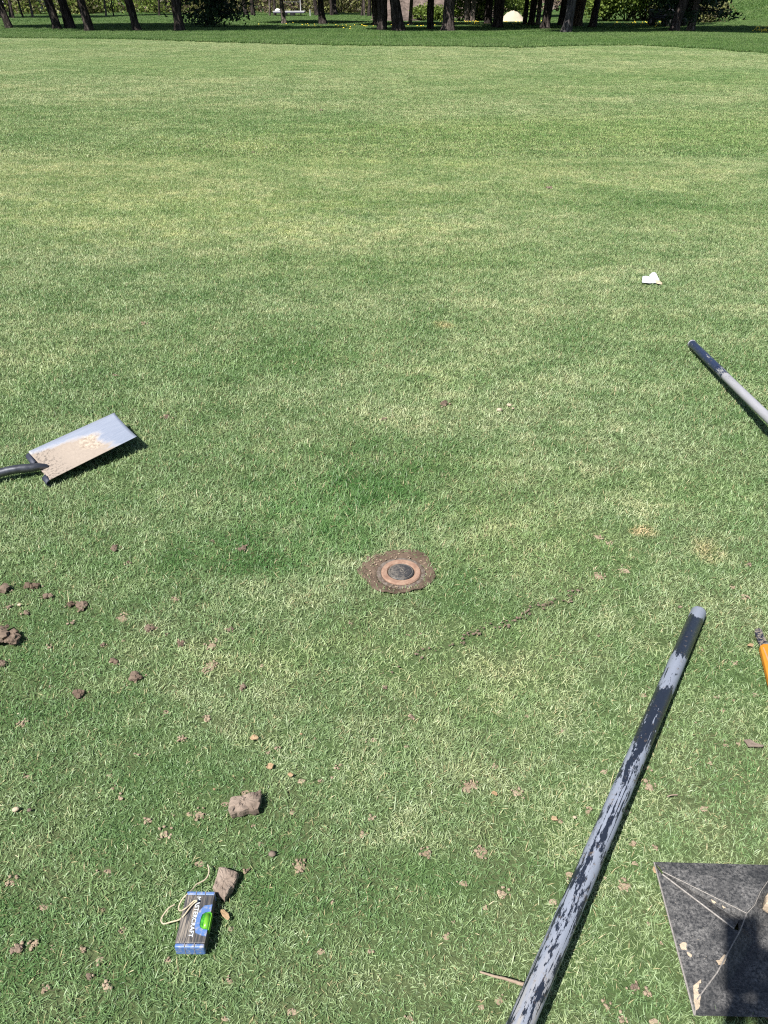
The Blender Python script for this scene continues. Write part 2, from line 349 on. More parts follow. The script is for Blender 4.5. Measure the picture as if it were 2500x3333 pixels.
# (px, py, radius px, kind)  kind: c crumbly clod, p flat patch of soil, s stone, l leaf scrap
SPOTS = [(17, 1924, 19, 'c'), (106, 1912, 24, 'c'), (157, 1946, 17, 'c'), (29, 1980, 11, 'c'), (87, 2001, 12, 'c'), (231, 1975, 15, 'c'), (272, 1978, 24, 'c'), (234, 2033, 10, 'c'),
 (371, 1792, 19, 'c'), (417, 1835, 9, 'c'), (400, 2013, 19, 'p'), (574, 1951, 16, 'p'), (487, 2050, 17, 'c'), (588, 2100, 15, 'c'), (689, 2100, 24, 'p'), (675, 2182, 25, 'p'), (752, 2054, 12, 'c'),
 (376, 2158, 16, 'c'), (441, 2213, 25, 'c'), (258, 2262, 22, 'c'), (791, 1791, 15, 'c'), (672, 2346, 14, 'p'), (75, 2356, 18, 'p'), (690, 1765, 8, 'c'), (790, 2240, 14, 'c'), (164, 2107, 10, 'p'), (337, 2105, 9, 'c'),
 (6, 2168, 20, 'c'), (1251, 2245, 10, 'c'), (872, 2453, 9, 'p'), (1047, 2543, 9, 'p'), (1339, 2339, 11, 'c'), (808, 2836, 11, 'c'), (977, 2824, 24, 'p'), (1212, 2664, 13, 'p'),
 (1685, 2586, 22, 'p'), (1514, 2562, 24, 'p'), (1540, 2560, 18, 'p'), (1387, 2779, 20, 'p'), (1568, 2779, 23, 'p'), (1948, 1751, 14, 'p'), (1983, 1770, 11, 'p'), (2034, 1859, 26, 'p'), (1952, 1878, 20, 'p'),
 (2438, 1843, 11, 'c'), (2426, 1949, 12, 'p'), (2383, 1913, 10, 'p'), (2210, 1980, 7, 'c'), (1446, 1320, 16, 'c'), (542, 1364, 15, 'c'), (1248, 1368, 9, 'c'), (377, 1225, 8, 'c'),
 (467, 1055, 14, 'p'), (1964, 582, 11, 'p'), (2200, 753, 22, 'p'), (1786, 615, 12, 'c'), (1044, 361, 8, 'c'), (824, 499, 7, 'c'), (2112, 2560, 20, 'p'), (1916, 2643, 11, 'p'), (1638, 2914, 22, 'p'),
 (2033, 2884, 22, 'p'), (2061, 3216, 16, 'c'), (2108, 3232, 15, 'p'), (1973, 3276, 15, 'p'), (2029, 3317, 18, 'p'), (2056, 2749, 9, 'p'), (2131, 2764, 8, 'p'), (55, 3096, 22, 'c'), (110, 3079, 17, 'p'),
 (287, 3185, 13, 'c'), (536, 2716, 24, 'p'), (650, 2653, 24, 'p'), (392, 2598, 13, 'p'), (148, 3223, 14, 'p'), (350, 3214, 16, 'p'), (40, 2872, 18, 'p'), (274, 3096, 12, 'p'), (481, 2674, 14, 'p'), (590, 2408, 14, 'p'),
 (700, 2165, 14, 'p'), (1140, 2030, 10, 'p'), (905, 2440, 8, 'p'), (1100, 2500, 10, 'p'), (1180, 2720, 12, 'p'), (2390, 2160, 9, 'p'), (2330, 2270, 9, 'p'), (2460, 2265, 10, 'p'), (1830, 2380, 8, 'p')]
BARE = []
for px, py, r, k in SPOTS:
    q = G(px, py); BARE.append((q.x, q.y, r/ppm(q)*(1.0 if k == 'c' else 1.15), 0.92))
rr = random.Random(5)
for _ in range(90):                                          # small thin spots all over the near turf
    py = rr.uniform(2050, 3330)**1.0; px = rr.uniform(0, 2500); q = G(px, py)
    BARE.append((q.x, q.y, rr.uniform(0.005, 0.018), rr.uniform(0.4, 0.85)))
PILE = [G(0, 2040), G(45, 2036), G(66, 2055), G(60, 2095), G(10, 2112), G(-150, 2110), G(-160, 2040)]
DENS = 34000
pts = []
for cx, cy in near_cells:
    n = int((70000 if cy < 1.6 else 50000 if cy < 2.4 else 40000)*CELL*CELL)
    pts.append(np.stack([rng.uniform(cx-CELL/2, cx+CELL/2, n), rng.uniform(cy-CELL/2, cy+CELL/2, n)], 1))
P2 = np.concatenate(pts); keep = np.ones(len(P2), bool)
SC = sum(SPR, Vector())/len(SPR); SPI = [SC.lerp(p, 0.90) for p in SPR]
keep &= ~inpoly(P2[:, 0], P2[:, 1], SPI); keep &= ~inpoly(P2[:, 0], P2[:, 1], TRAY); keep &= ~inpoly(P2[:, 0], P2[:, 1], PILE)
wob = 0.25*np.sin(P2[:, 0]*260+np.sin(P2[:, 1]*190)*2)+0.2*np.sin(P2[:, 1]*410)
for bx, by, br, pr in BARE:
    i = np.nonzero((np.abs(P2[:, 0]-bx) < br*1.6) & (np.abs(P2[:, 1]-by) < br*1.6))[0]
    if len(i) == 0: continue
    d = np.hypot(P2[i, 0]-bx, P2[i, 1]-by)/br+wob[i]
    keep[i] &= ~((d < 1) & (rng.random(len(i)) < pr*0.72))
# faint line of disturbed turf that runs below the sprinkler
la, lb = G(1240, 2195), G(1900, 1925)
ab = np.array([lb.x-la.x, lb.y-la.y]); Lab = np.hypot(*ab); ab = ab/Lab
t = (P2[:, 0]-la.x)*ab[0]+(P2[:, 1]-la.y)*ab[1]; dd = np.abs((P2[:, 0]-la.x)*-ab[1]+(P2[:, 1]-la.y)*ab[0]+0.012*np.sin(t*31)+0.008*np.sin(t*77))
keep &= ~((t > 0) & (t < Lab) & (dd < 0.014) & (rng.random(len(P2)) < 0.80))
# patchy thinning
th = np.sin(P2[:, 0]*23+3*np.sin(P2[:, 1]*9))*np.sin(P2[:, 1]*27+2*np.sin(P2[:, 0]*11))
keep &= ~((th > 0.55) & (rng.random(len(P2)) < 0.40) & (P2[:, 1] < 1.9))
P2 = P2[keep]; P3 = np.concatenate([P2, np.zeros((len(P2), 1))], 1)
Lb = np.interp(P2[:, 1], [0.6, 1.6, 3.5], [0.0145, 0.0170, 0.022])+0.003*np.sin(P2[:, 0]*5.1+1)*np.sin(P2[:, 1]*6.3)
lx, ly = G(1090, 1640).x, G(1090, 1640).y                       # longer round the sprinkler where it is watered
Lb = Lb+0.014*np.exp(-(((P2[:, 0]-lx)/0.45)**2+((P2[:, 1]-ly)/0.38)**2))
me = blade_mesh('near_grass', P3, Lb, np.interp(P2[:, 1], [0.6, 1.6, 3.5], [0.00155, 0.0018, 0.0023]), M_FAIR, (0.45, 1.42), 0.4, seed=3)
tag(mkobj('fairway_grass', me), kind='stuff')
# a few long stray blades lying about
n = 900; sp = np.stack([rng.uniform(-1.6, 1.6, n), rng.uniform(0.55, 3.4, n), np.full(n, 0.004)], 1)
k2 = ~inpoly(sp[:, 0], sp[:, 1], SPR) & ~inpoly(sp[:, 0], sp[:, 1], TRAY); sp = sp[k2]
tag(mkobj('stray_grass', blade_mesh('stray_grass', sp, 0.034, 0.0022, M_FAIR, (0.7, 1.3), 0.3, seed=9)), kind='stuff')

def tile(size, dens, L, W, mat, lean, seed):
    r = np.random.default_rng(seed); n = int(dens*size*size)
    P = np.stack([r.uniform(-size/2, size/2, n), r.uniform(-size/2, size/2, n), np.zeros(n)], 1)
    me = blade_mesh('grass_tile', P, L, W, mat, lean, 0.45, seed=seed+5000)
    return bpy.data.objects.new('grass_tile', me)               # geometry source only, never linked to the scene
def scatter(name, src, places, size):
    """one mesh of points, each of which grows one tile of turf that follows the slope"""
    vs = []; rot = []; scl = []
    for x, y in places:
        e = size/2; vs.append((x, y, H(x, y)))
        gx = (H(x+e, y)-H(x-e, y))/(2*e); gy = (H(x, y+e)-H(x, y-e))/(2*e)
        rz = random.randrange(4)*math.pi/2
        R = Vector((-gx, -gy, 1)).normalized().to_track_quat('Z', 'Y').to_matrix()
        q = Vector((0, 0, 1)).rotation_difference(Vector((-gx, -gy, 1)).normalized()).to_matrix() @ Matrix.Rotation(rz, 3, 'Z')
        rot.append(q.to_euler())
    me = bpy.data.meshes.new(name); me.from_pydata(vs, [], []); me.update()
    a = me.attributes.new('rot', 'FLOAT_VECTOR', 'POINT'); a.data.foreach_set('vector', np.array([tuple(r) for r in rot], dtype=np.float32).ravel())
    o = mkobj(name, me); me.materials.append(src.data.materials[0])
    ng = bpy.data.node_groups.new(name, 'GeometryNodeTree')
    ng.interface.new_socket('Geometry', in_out='INPUT', socket_type='NodeSocketGeometry'); ng.interface.new_socket('Geometry', in_out='OUTPUT', socket_type='NodeSocketGeometry')
    gi = ng.nodes.new('NodeGroupInput'); go = ng.nodes.new('NodeGroupOutput')
    ip = ng.nodes.new('GeometryNodeInstanceOnPoints'); oi = ng.nodes.new('GeometryNodeObjectInfo'); oi.inputs[0].default_value = src
    na = ng.nodes.new('GeometryNodeInputNamedAttribute'); na.data_type = 'FLOAT_VECTOR'; na.inputs[0].default_value = 'rot'
    er = ng.nodes.new('FunctionNodeEulerToRotation')
    ng.links.new(gi.outputs[0], ip.inputs['Points']); ng.links.new(oi.outputs['Geometry'], ip.inputs['Instance'])
    ng.links.new(na.outputs[0], er.inputs[0]); ng.links.new(er.outputs[0], ip.inputs['Rotation']); ng.links.new(ip.outputs[0], go.inputs[0])
    md = o.modifiers.new('grow', 'NODES'); md.node_group = ng
    return tag(o, kind='stuff')
t1 = tile(0.5, 38000, 0.022, 0.0024, M_FAIR, (0.45, 1.40), 21)
c1 = list(tile_cells)
y = NEAR_Y+0.25
while y < 10:
    k = int((halfw(y)+0.9)/0.5)+1
    for i in range(-k, k): c1.append(((i+0.5)*0.5, y))
    y += 0.5
scatter('fairway_turf', t1, c1, 0.5)
t2 = tile(1.0, 9000, 0.026, 0.0042, M_FAIR, (0.55, 1.3), 22)
t3 = tile(1.0, 4200, 0.085, 0.0085, M_ROUGH, (0.15, 0.9), 23)
t4 = tile(2.0, 1300, 0.10, 0.018, M_ROUGH, (0.15, 0.9), 24)
c2 = []; c3 = []; c4 = []; h2 = []; h3 = []
t2h = tile(0.5, 9000, 0.026, 0.0042, M_FAIR, (0.55, 1.3), 25); t3h = tile(0.5, 4200, 0.085, 0.0085, M_ROUGH, (0.15, 0.9), 26)
y = 10.5
while y < 62:
    k = int(halfw(y)+(3 if y < 48 else 9))+1
    for i in range(-k, k):
        x = i+0.5
        if abs(y-edge_y(x)) < 1.3:
            for sx in (-0.25, 0.25):
                for sy in (-0.25, 0.25): (h2 if y+sy < edge_y(x+sx) else h3).append((x+sx, y+sy))
        else: (c2 if y < edge_y(x) else c3).append((x, y))
    y += 1.0
y = 63.0
while y < 112:
    k = int((halfw(y)+12)/2)+1
    for i in range(-k, k): c4.append((i*2+1, y))
    y += 2.0
scatter('fairway_fringe', t2h, h2, 0.5); scatter('rough_fringe', t3h, h3, 0.5)
scatter('distant_fairway', t2, c2, 1.0); scatter('rough_grass', t3, c3, 1.0); scatter('meadow_grass', t4, c4, 2.0)

# ---------------------------------------------------------------- trees
def leaf_mesh(name, C, size, mat, seed, aspect=1.0, up=0.0):
    r = np.random.default_rng(seed); n = len(C)
    a = r.normal(size=(n, 3)); a[:, 2] *= (1-up*0.7); a /= np.linalg.norm(a, axis=1)[:, None]
    b = r.normal(size=(n, 3)); b -= a*(a*b).sum(1)[:, None]; b /= np.linalg.norm(b, axis=1)[:, None]
    s = size*r.uniform(0.5, 1.2, n)
    a = a*s[:, None]*aspect; b = b*s[:, None]
    V = np.stack([C-a*0.5-b*0.25, C-b*0.5*0+a*0-b*0.5, C+a*0.5, C+b*0.5], 1).reshape(-1, 3)
    me = bpy.data.meshes.new(name); me.vertices.add(4*n); me.vertices.foreach_set('co', V.astype(np.float32).ravel())
    me.loops.add(4*n); me.loops.foreach_set('vertex_index', np.arange(4*n, dtype=np.int32))
    me.polygons.add(n); me.polygons.foreach_set('loop_start', (np.arange(n)*4).astype(np.int32)); me.update(calc_edges=True)
    at_ = me.attributes.new('rnd', 'FLOAT', 'POINT'); at_.data.foreach_set('value', np.repeat(r.random(n), 4).astype(np.float32))
    me.materials.append(mat); return me
def crown_pts(n, cz, rz, rx, seed, clumps=34, cr=1.0):
    r = np.random.default_rng(seed)
    d = r.normal(size=(clumps, 3)); d /= np.linalg.norm(d, axis=1)[:, None]; rad = r.uniform(0.35, 0.95, clumps)
    cc = d*rad[:, None]*np.array([rx, rx, rz])+np.array([0, 0, cz])
    i = r.integers(0, clumps, n); q = r.normal(size=(n, 3))*cr*0.55*np.array([1, 1, 0.7])
    return cc[i]+q, cc
CROWNS = []
for k in range(4):
    C, cc = crown_pts(26000, 9.0, 6.0, 4.0, 40+k, 70, 1.4)
    C = C[C[:, 2] > 2.7]; CROWNS.append((leaf_mesh('crown', C, 0.46, M_PINE, 50+k), cc))
LIMBS = []
for k in range(4):
    mb = MB()
    for j, c_ in enumerate(CROWNS[k][1][::3]):
        z0 = max(3.6, c_[2]-1.5-0.3*abs(c_[0])); mb.tube([(0, 0, z0), (c_[0]*0.5, c_[1]*0.5, (z0+c_[2])/2+0.2), tuple(c_)], [0.08, 0.05, 0.02], 5, cap=False)
    LIMBS.append(mb)
def trunk(bx, by, tx, w0, w1, height, mat, seed, parent, flare=1.35):
    """trunk: base width w0, width w1 at eye height, leaning by tx metres over 1.6 m"""
    n = 22; P = []; R = []
    for i in range(n):
        z = -0.15+(height+0.15)*(i/(n-1))**1.6; zz = max(z, 0)
        ln = tx*(zz/1.6 if zz < 3 else 3/1.6+(zz-3)/1.6*0.35)
        r = (w0/2*(1-min(zz, 1.6)/1.6)+w1/2*min(zz, 1.6)/1.6) if zz < 1.6 else w1/2*(1-0.75*(zz-1.6)/(height-1.6))
        r *= 1+(flare-1)*math.exp(-zz/0.16)
        P.append((ln+0.05*math.sin(zz*0.9+seed), 0.04*math.sin(zz*1.3+seed*2), z)); R.append(r)
    mb = MB(); mb.tube(P, R, 20, jit=0.28, seed=seed)
    o = mb.build('trunk', mat, parent, smooth=True)
    return o, P[-1][0]
def tree(px, py, w0, wt, tx_px, label, name='pine_tree', cat='pine tree', group='tall trees along the edge of the rough', mat=None, height=13.0, crown=True, dist=None, flare=1.35, kind=None):
    q = G(px, py) if dist is None else Vector((at(px, dist), dist, 0)); q.z = H(q.x, q.y)
    k = 1/ppm(q); sd = int(px)
    e = empty(name, q, label, cat, group)
    o, topx = trunk(0, 0, (tx_px-px)*k, w0*k, wt*k, height, mat or M_BARK, sd*0.37, e, flare)
    lean3 = (tx_px-px)*k*(3/1.6)
    if crown:
        i = sd % 4; rz = (sd*0.7) % 6.28; sc = (0.85+0.3*((sd*7) % 10)/10)*(0.5 if py < 91 and py > 70 and px > 1000 and dist is None else 0.62 if 1230 < px < 1500 or px == 927 else 1)
        c = mkobj('crown', CROWNS[i][0], e); c.location = (lean3*1.2, 0, 0.6); c.rotation_euler = (0, 0, rz); c.scale = (sc, sc, (1 if px < 600 else 0.72)*min(1, sc*1.05))
        l = MB(); l.v = [v.copy() for v in LIMBS[i].v]; l.f = LIMBS[i].f
        if not getattr(LIMBS[i], 'me', None): LIMBS[i].me = mk('limbs', l.v, l.f, M_BARK); lo = LIMBS[i].me
        else: lo = mkobj('limbs', LIMBS[i].me.data)
        lo.parent = e; lo.location = c.location; lo.rotation_euler = c.rotation_euler; lo.scale = c.scale
    return e
TR = [ # base px, base py, base width px, width at image top, px of the centre at image top, label
 (33, 95, 22, 20, 12, 'dark leaning trunk at the far left corner of the tree row'),
 (187, 97, 26, 24, 171, 'dark trunk leaning left, first of the close pair on the left'),
 (231, 95, 30, 26, 221, 'black trunk close on the right of the leaning left pair'),
 (290, 104, 29, 25, 278, 'straight grey-black trunk standing alone right of the dark pair'),
 (444, 103, 24, 24, 430, 'narrow dark trunk midway between the left trio and the low pine'),
 (588, 104, 29, 31, 588, 'thick black trunk right beside the dark low-branched pine'),
 (1052, 81, 24, 17, 1043, 'dark flared trunk alone left of the centre row'),
 (1224, 86, 22, 20, 1216, 'thin black trunk half hidden behind the middle pair'),
 (1241, 102, 28, 34, 1243, 'upright dark trunk on the left of the middle pair'),
 (1299, 104, 38, 30, 1284, 'trunk leaning left with its foot to the right in the middle pair'),
 (1403, 99, 22, 21, 1402, 'slim grey trunk left of the broad sunlit trunk'),
 (1591, 81, 22, 22, 1590, 'dark trunk tucked behind the black one left of the sand heap'),
 (1616, 94, 32, 33, 1619, 'broad black trunk just left of the pale sand heap'),
 (1710, 83, 13, 14, 1710, 'thin dark trunk just right of the pale sand heap'),
 (1730, 84, 20, 20, 1731, 'middle dark trunk of the three right of the sand heap'),
 (1775, 98, 29, 29, 1783, 'wide black trunk leaning right, past the three beyond the sand heap'),
 (1823, 85, 24, 24, 1832, 'black trunk behind the furrowed grey leaning trunk'),
 (1924, 92, 25, 19, 1934, 'dark trunk leaning right beside the brown flared trunk'),
 (2191, 106, 30, 28, 2208, 'black trunk standing in front of the utility cart')]
for r in TR: tree(r[0], r[1], r[2], r[3], r[4], r[5])
tree(1458, 104, 37, 34, 1458, 'broad ridged trunk with sunlit pinkish foot in the middle', mat=mat_bark('sunlit_pink_grey_bark', (0.022, 0.017, 0.016), (0.13, 0.105, 0.096), (0.22, 0.18, 0.165)), flare=1.45, height=14)  # paler bark; the sunlight on this trunk is put into its colour
tree(1840, 109, 30, 27, 1853, 'furrowed grey trunk leaning right, nearest on the right side', mat=mat_bark('furrowed_grey_bark', (0.020, 0.019, 0.020), (0.11, 0.10, 0.10), (0.19, 0.175, 0.175)))
tree(1880, 88, 30, 32, 1884, 'brown trunk with widely flared foot on the right', mat=mat_bark('warm_brown_bark', (0.045, 0.034, 0.024), (0.13, 0.10, 0.072), (0.19, 0.15, 0.11)), flare=1.6)
for px, py, a, b, t_, lab in [(927, 80, 15, 12, 922, 'slim trunk with a pale whitish foot left of centre'), (1337, 85, 13, 10, 1340, 'thin pale-footed trunk between leaning and slim grey trunks'), (1749, 85, 14, 13, 1749, 'pale-footed trunk, third right of the sand heap')]:
    tree(px, py, a, b, t_, lab, mat=M_BARKP, crown=True, height=11)
for px, py, a, b, t_, lab in [(1522, 73, 18, 20, 1522, 'grey trunk, left stem of the joined pair before the green bushes'), (1540, 73, 14, 14, 1541, 'grey trunk, right stem of the joined pair before the green bushes')]:
    tree(px, py, a, b, t_, lab, mat=M_BARKP, crown=True, height=12)

# pines that keep their branches down to the grass
def low_pine(px, py, w, height, rad, z0, label, seed, n=7000, mat=None):
    q = G(px, py); k = 1/ppm(q); e = empty('low_pine', q, label, 'pine tree', 'pines with branches down to the grass')
    trunk(0, 0, 0, w*k, w*k*0.9, height, mat or M_BARK, seed, e)
    r = np.random.default_rng(seed); C = []; mb = MB(); nb = 90
    for i in range(nb):
        z = z0+(height-z0)*(i/nb)**1.15; a = r.uniform(0, 2*math.pi); ln = rad*(1-0.85*(z-z0)/(height-z0))*r.uniform(0.65, 1.1)
        e0 = Vector((0, 0, z)); e1 = Vector((math.cos(a)*ln, math.sin(a)*ln, z-0.12*ln+r.uniform(-0.25, 0.25)))
        mb.tube([e0, e0.lerp(e1, 0.5)+Vector((0, 0, 0.1)), e1], [0.05, 0.03, 0.01], 4, cap=False)
        m_ = n//nb; t = r.uniform(0.25, 1.05, m_)[:, None]
        C.append(np.array(e0)+(np.array(e1)-np.array(e0))*t+r.normal(size=(m_, 3))*np.array([0.28, 0.28, 0.13]))
    mb.build('branches', M_BARK, e)
    mkobj('foliage', leaf_mesh('foliage', np.concatenate(C), 0.26, M_PINE, seed+1, aspect=0.5), e)
low_pine(684, 91, 17, 8, 2.9, 0.55, 'dark low-branched pine left of centre with foliage near the grass', 5, 9000)
low_pine(2247, 105, 24, 7.5, 2.3, 0.85, 'low green pine with a short pale foot beside the utility cart', 6, 8000, M_BARKP)

# trees and brush of the far edge
FT = [(-45, 60, 12, 'pale'), (9, 62, 9, 'dark'), (34, 62, 9, 'dark'), (48, 63, 9, 'dark'), (77, 62, 6, 'dark'), (107, 62, 7, 'pale'), (345, 56, 6, 'pale'), (372, 55, 4, 'dark'), (800, 52, 14, 'dark'), (826, 52, 14, 'dark'), (880, 53, 7, 'pale'), (897, 53, 9, 'dark'),
      (1081, 52, 10, 'dark'), (1092, 50, 13, 'dark'), (1033, 52, 14, 'dark'), (1175, 54, 7, 'dark'), (1187, 54, 5, 'pale'), (1203, 55, 11, 'dark'), (1318, 56, 9, 'pale'), (1680, 60, 8, 'dark'), (520, 54, 7, 'dark'), (2060, 66, 10, 'dark'), (2125, 64, 12, 'dark')]
FTL = ['far pale trunk just outside the left edge before the white house', 'far dark trunk at the left edge, left of the leaning corner trunk', 'far trunk hidden by the leaning corner trunk', 'broad far trunk before the white house, right of the corner trunk', 'thin far trunk where the white house meets the olive brush',
       'slender pale far trunk before the olive brush on the left', 'pale far trunk right of the left trio', 'very thin dark far trunk right of the left trio', 'left trunk of the far pair right of the low pine', 'right trunk of the far pair right of the low pine', 'thin pale far trunk beside the flat trailer',
       'dark far trunk at the left end of the flat trailer', 'far dark trunk just right of the lone flared trunk', 'far trunk right beside the one behind the flared trunk', 'leaning far trunk touching the lone flared trunk from the left', 'left trunk of the far trio left of the middle pair', 'thin pale middle trunk of the far trio left of the middle pair',
       'right trunk of the far trio left of the middle pair', 'pale far trunk just left of the thin pale-footed trunk', 'far dark trunk behind the sand heap', 'far dark trunk between the left trio and the low pine', 'far dark trunk among the bright yellow-green bushes', 'far dark trunk just behind the utility cart']
for i, (px, py, w_, kd) in enumerate(FT):
    pl = kd == 'pale'
    tree(px, py, w_, w_*0.85, px+random.Random(i).uniform(-9, 9), FTL[i], 'woodland_tree', 'tree',
         'pale trunks at the edge of the far woods' if pl else 'dark trunks at the edge of the far woods', M_BARKP if pl else M_BARK, 10+(i % 4), crown=(i % 6 == 1))
def thicket(name, x0, x1, y0, y1, zt, n, size, mat, seed, z0=0.0):
    r = np.random.default_rng(seed); k = max(6, int((x1-x0)/1.3)); cx = r.uniform(x0, x1, k); cy = r.uniform(y0, y1, k); hh = zt*r.uniform(0.6, 1.1, k)
    i = r.integers(0, k, n); z = r.beta(1.1, 1.3, n)*hh[i]
    C = np.stack([cx[i]+r.normal(size=n)*0.9, cy[i]+r.normal(size=n)*0.9, z+z0], 1)
    C[:, 2] += np.array([H(a, min(b, 120)) for a, b in C[:, :2]])
    o = mkobj(name, leaf_mesh(name, C, size, mat, seed)); return tag(o, kind='stuff')
thicket('olive_brush', -70, -17, 101, 112, 4.2, 15000, 0.34, M_OLIVE, 61)
thicket('green_undergrowth', -56, -20, 100, 104, 3.2, 4500, 0.24, M_SPRING, 62)
thicket('brown_brush', -64, 40, 110, 118, 5.0, 16000, 0.40, M_BROWNB, 63)
thicket('willow_brush', -22, 6, 101, 110, 4.5, 11000, 0.30, M_OLIVE, 64)
thicket('far_woods', -110, 120, 122, 134, 9.0, 26000, 0.75, M_BROWNB, 65)
thicket('leafy_woods', -110, 120, 126, 140, 10.0, 16000, 0.7, M_OLIVE, 66)
thicket('bank_brush', 26, 60, 84, 96, 4.0, 7000, 0.3, M_BROWNB, 67, z0=0.1)
def bush(px, py, rx, rz, mat, label, seed, n=1500, size=0.16, ry=None):
    q = G(px, py); e = empty('bush', q, label, 'bush', 'bushes between the trees'); r = np.random.default_rng(seed)
    C, cc = crown_pts(n, rz*0.52, rz*0.45, rx, seed, 14, 0.45*rx); C[:, 2] = np.abs(C[:, 2])
    mb = MB()
    for c_ in cc: mb.tube([(c_[0]*0.15, c_[1]*0.15, 0), (c_[0]*0.6, c_[1]*0.6, max(0.2, c_[2]*0.6)), tuple(c_)], [0.03, 0.02, 0.008], 4, cap=False)
    mb.build('stems', M_BARK, e); mkobj('foliage', leaf_mesh('foliage', C, size, mat, seed), e)
bush(1376, 70, 0.8, 1.2, M_SPRING, 'small green bush in front of the brown bank beside the slim trunk', 1)
bush(1428, 71, 0.8, 1.0, M_SPRING, 'low green bush just left of the broad sunlit trunk', 2)
bush(1498, 72, 0.9, 1.7, M_SPRING, 'green bush between broad trunk and the joined pair', 3)
bush(1565, 70, 1.4, 2.6, M_SPRING, 'tall leafy bush right of the joined pair', 4, 3000)
bush(1640, 62, 2.2, 3.6, M_SPRING, 'large bright leafy bush behind the sand heap', 5, 4000, 0.2)
bush(1700, 60, 1.8, 3.2, M_SPRING, 'leafy bush behind the three thin trunks', 6, 3000, 0.2)
bush(1972, 72, 2.0, 3.8, M_SPRING, 'bright yellow-green bush right of the flared trunk', 7, 5200, 0.19)
bush(2040, 71, 2.0, 3.6, M_SPRING, 'bright yellow-green bush, middle of the leafy clump left of the cart', 8, 5200, 0.19)
bush(2098, 70, 1.7, 3.4, M_OLIVE, 'shaded bush just behind the left side of the cart', 9, 4500, 0.19)
bush(2300, 76, 1.6, 1.3, M_OLIVE, 'rounded bush right of the low green pine at the foot of the bank', 10, 2600)
bush(2150, 62, 2.2, 3.8, M_PINE, 'dark evergreen bush behind the utility cart', 11, 4500, 0.2)
bush(2225, 60, 2.2, 3.4, M_PINE, 'dark evergreen bush behind the low green pine', 12, 4500, 0.2)
# dandelions
mb = MB(); r = random.Random(3)
for cx, cy, sx, sy, n in [(2127, 80, 14, 4, 60), (2485, 102, 18, 5, 40), (1640, 79, 90, 4, 70), (1545, 76, 50, 3, 40), (1100, 88, 120, 5, 40), (2060, 82, 50, 4, 40), (1340, 88, 60, 4, 20)]:
    for _ in range(n):
        q = G(r.gauss(cx, sx), max(60, r.gauss(cy, sy))); s = r.uniform(0.03, 0.06)
        mb.lathe([(0.001, 0.0), (s, 0.012), (s*0.6, 0.035), (0.001, 0.04)], 6, (q.x, q.y, q.z+0.09))
tag(mb.build('dandelion_flowers', M_YELLOW), kind='stuff')

# sand heap, dirt bank
m = N('pale_sand'); a = m.noise(m.pos(), 8, 4, 0.7); M_SAND = m.fin(m.mix(a, (0.36, 0.31, 0.24), (0.44, 0.385, 0.30)), 0.95, spec=0.1, bump=a, bs=0.5, bd=0.03)
q = G(1667, 73); vv = []; ff = []; n = 28
for i in range(10):
    rr_ = 1-i/9.0
    for k in range(n):
        a = 2*math.pi*k/n; wv = 1+0.10*mn.noise(Vector((math.cos(a)*2, math.sin(a)*2, i*0.3)))
        zz = 0.80*(0.5+0.5*math.cos(math.pi*rr_**1.15))*(0.92+0.16*mn.noise(Vector((k*0.4, i, 0))))
        vv.append((math.cos(a)*1.40*rr_*wv+0.05*(1-rr_), math.sin(a)*0.95*rr_*wv, zz-0.02))
ff = [(i*n+k, i*n+(k+1) % n, (i+1)*n+(k+1) % n, (i+1)*n+k) for i in range(9) for k in range(n)]
tag(mk('sand_heap', vv, ff, M_SAND, smooth=True, loc=q), 'pale cream heap of sand on the grass between black trunks', 'sand heap')
vv = []; n = 40; q = G(1420, 64)
for j in range(14):
    for i in range(n):
        x = (i/(n-1)-0.5)*11; y_ = j/13*9; hgt = 2.9*sm(0, 6, y_)*(1-abs(i/(n-1)-0.55)**2*3.0)+0.55*mn.fractal(Vector((x*0.9, y_*0.9, 3)), 0.7, 2.1, 5)
        vv.append((x, y_, max(-0.05, hgt)))
ff = [(j*n+i, j*n+i+1, (j+1)*n+i+1, (j+1)*n+i) for j in range(13) for i in range(n-1)]
m = N('bank_dirt'); a = m.noise(m.pos(), 1.6, 6, 0.75); M_DIRT = m.fin(m.mix(m.rng(a, 0.35, 0.62), (0.04, 0.032, 0.026), (0.16, 0.125, 0.108)), 0.95, spec=0.1, bump=a, bs=0.8, bd=0.1)
tag(mk('dirt_bank', vv, ff, M_DIRT, smooth=True, loc=(q.x, q.y, H(q.x, q.y))), kind='structure')
q = G(1300, 69); mb = MB(); mb.lump((0, 0, 0), 1.7, 4, 0.2, 1.5, 3, (1.5, 1.0, 0.14)); tag(mb.build('bare_dirt_strip', M_DIRT, smooth=True, loc=None), kind='structure').location = q

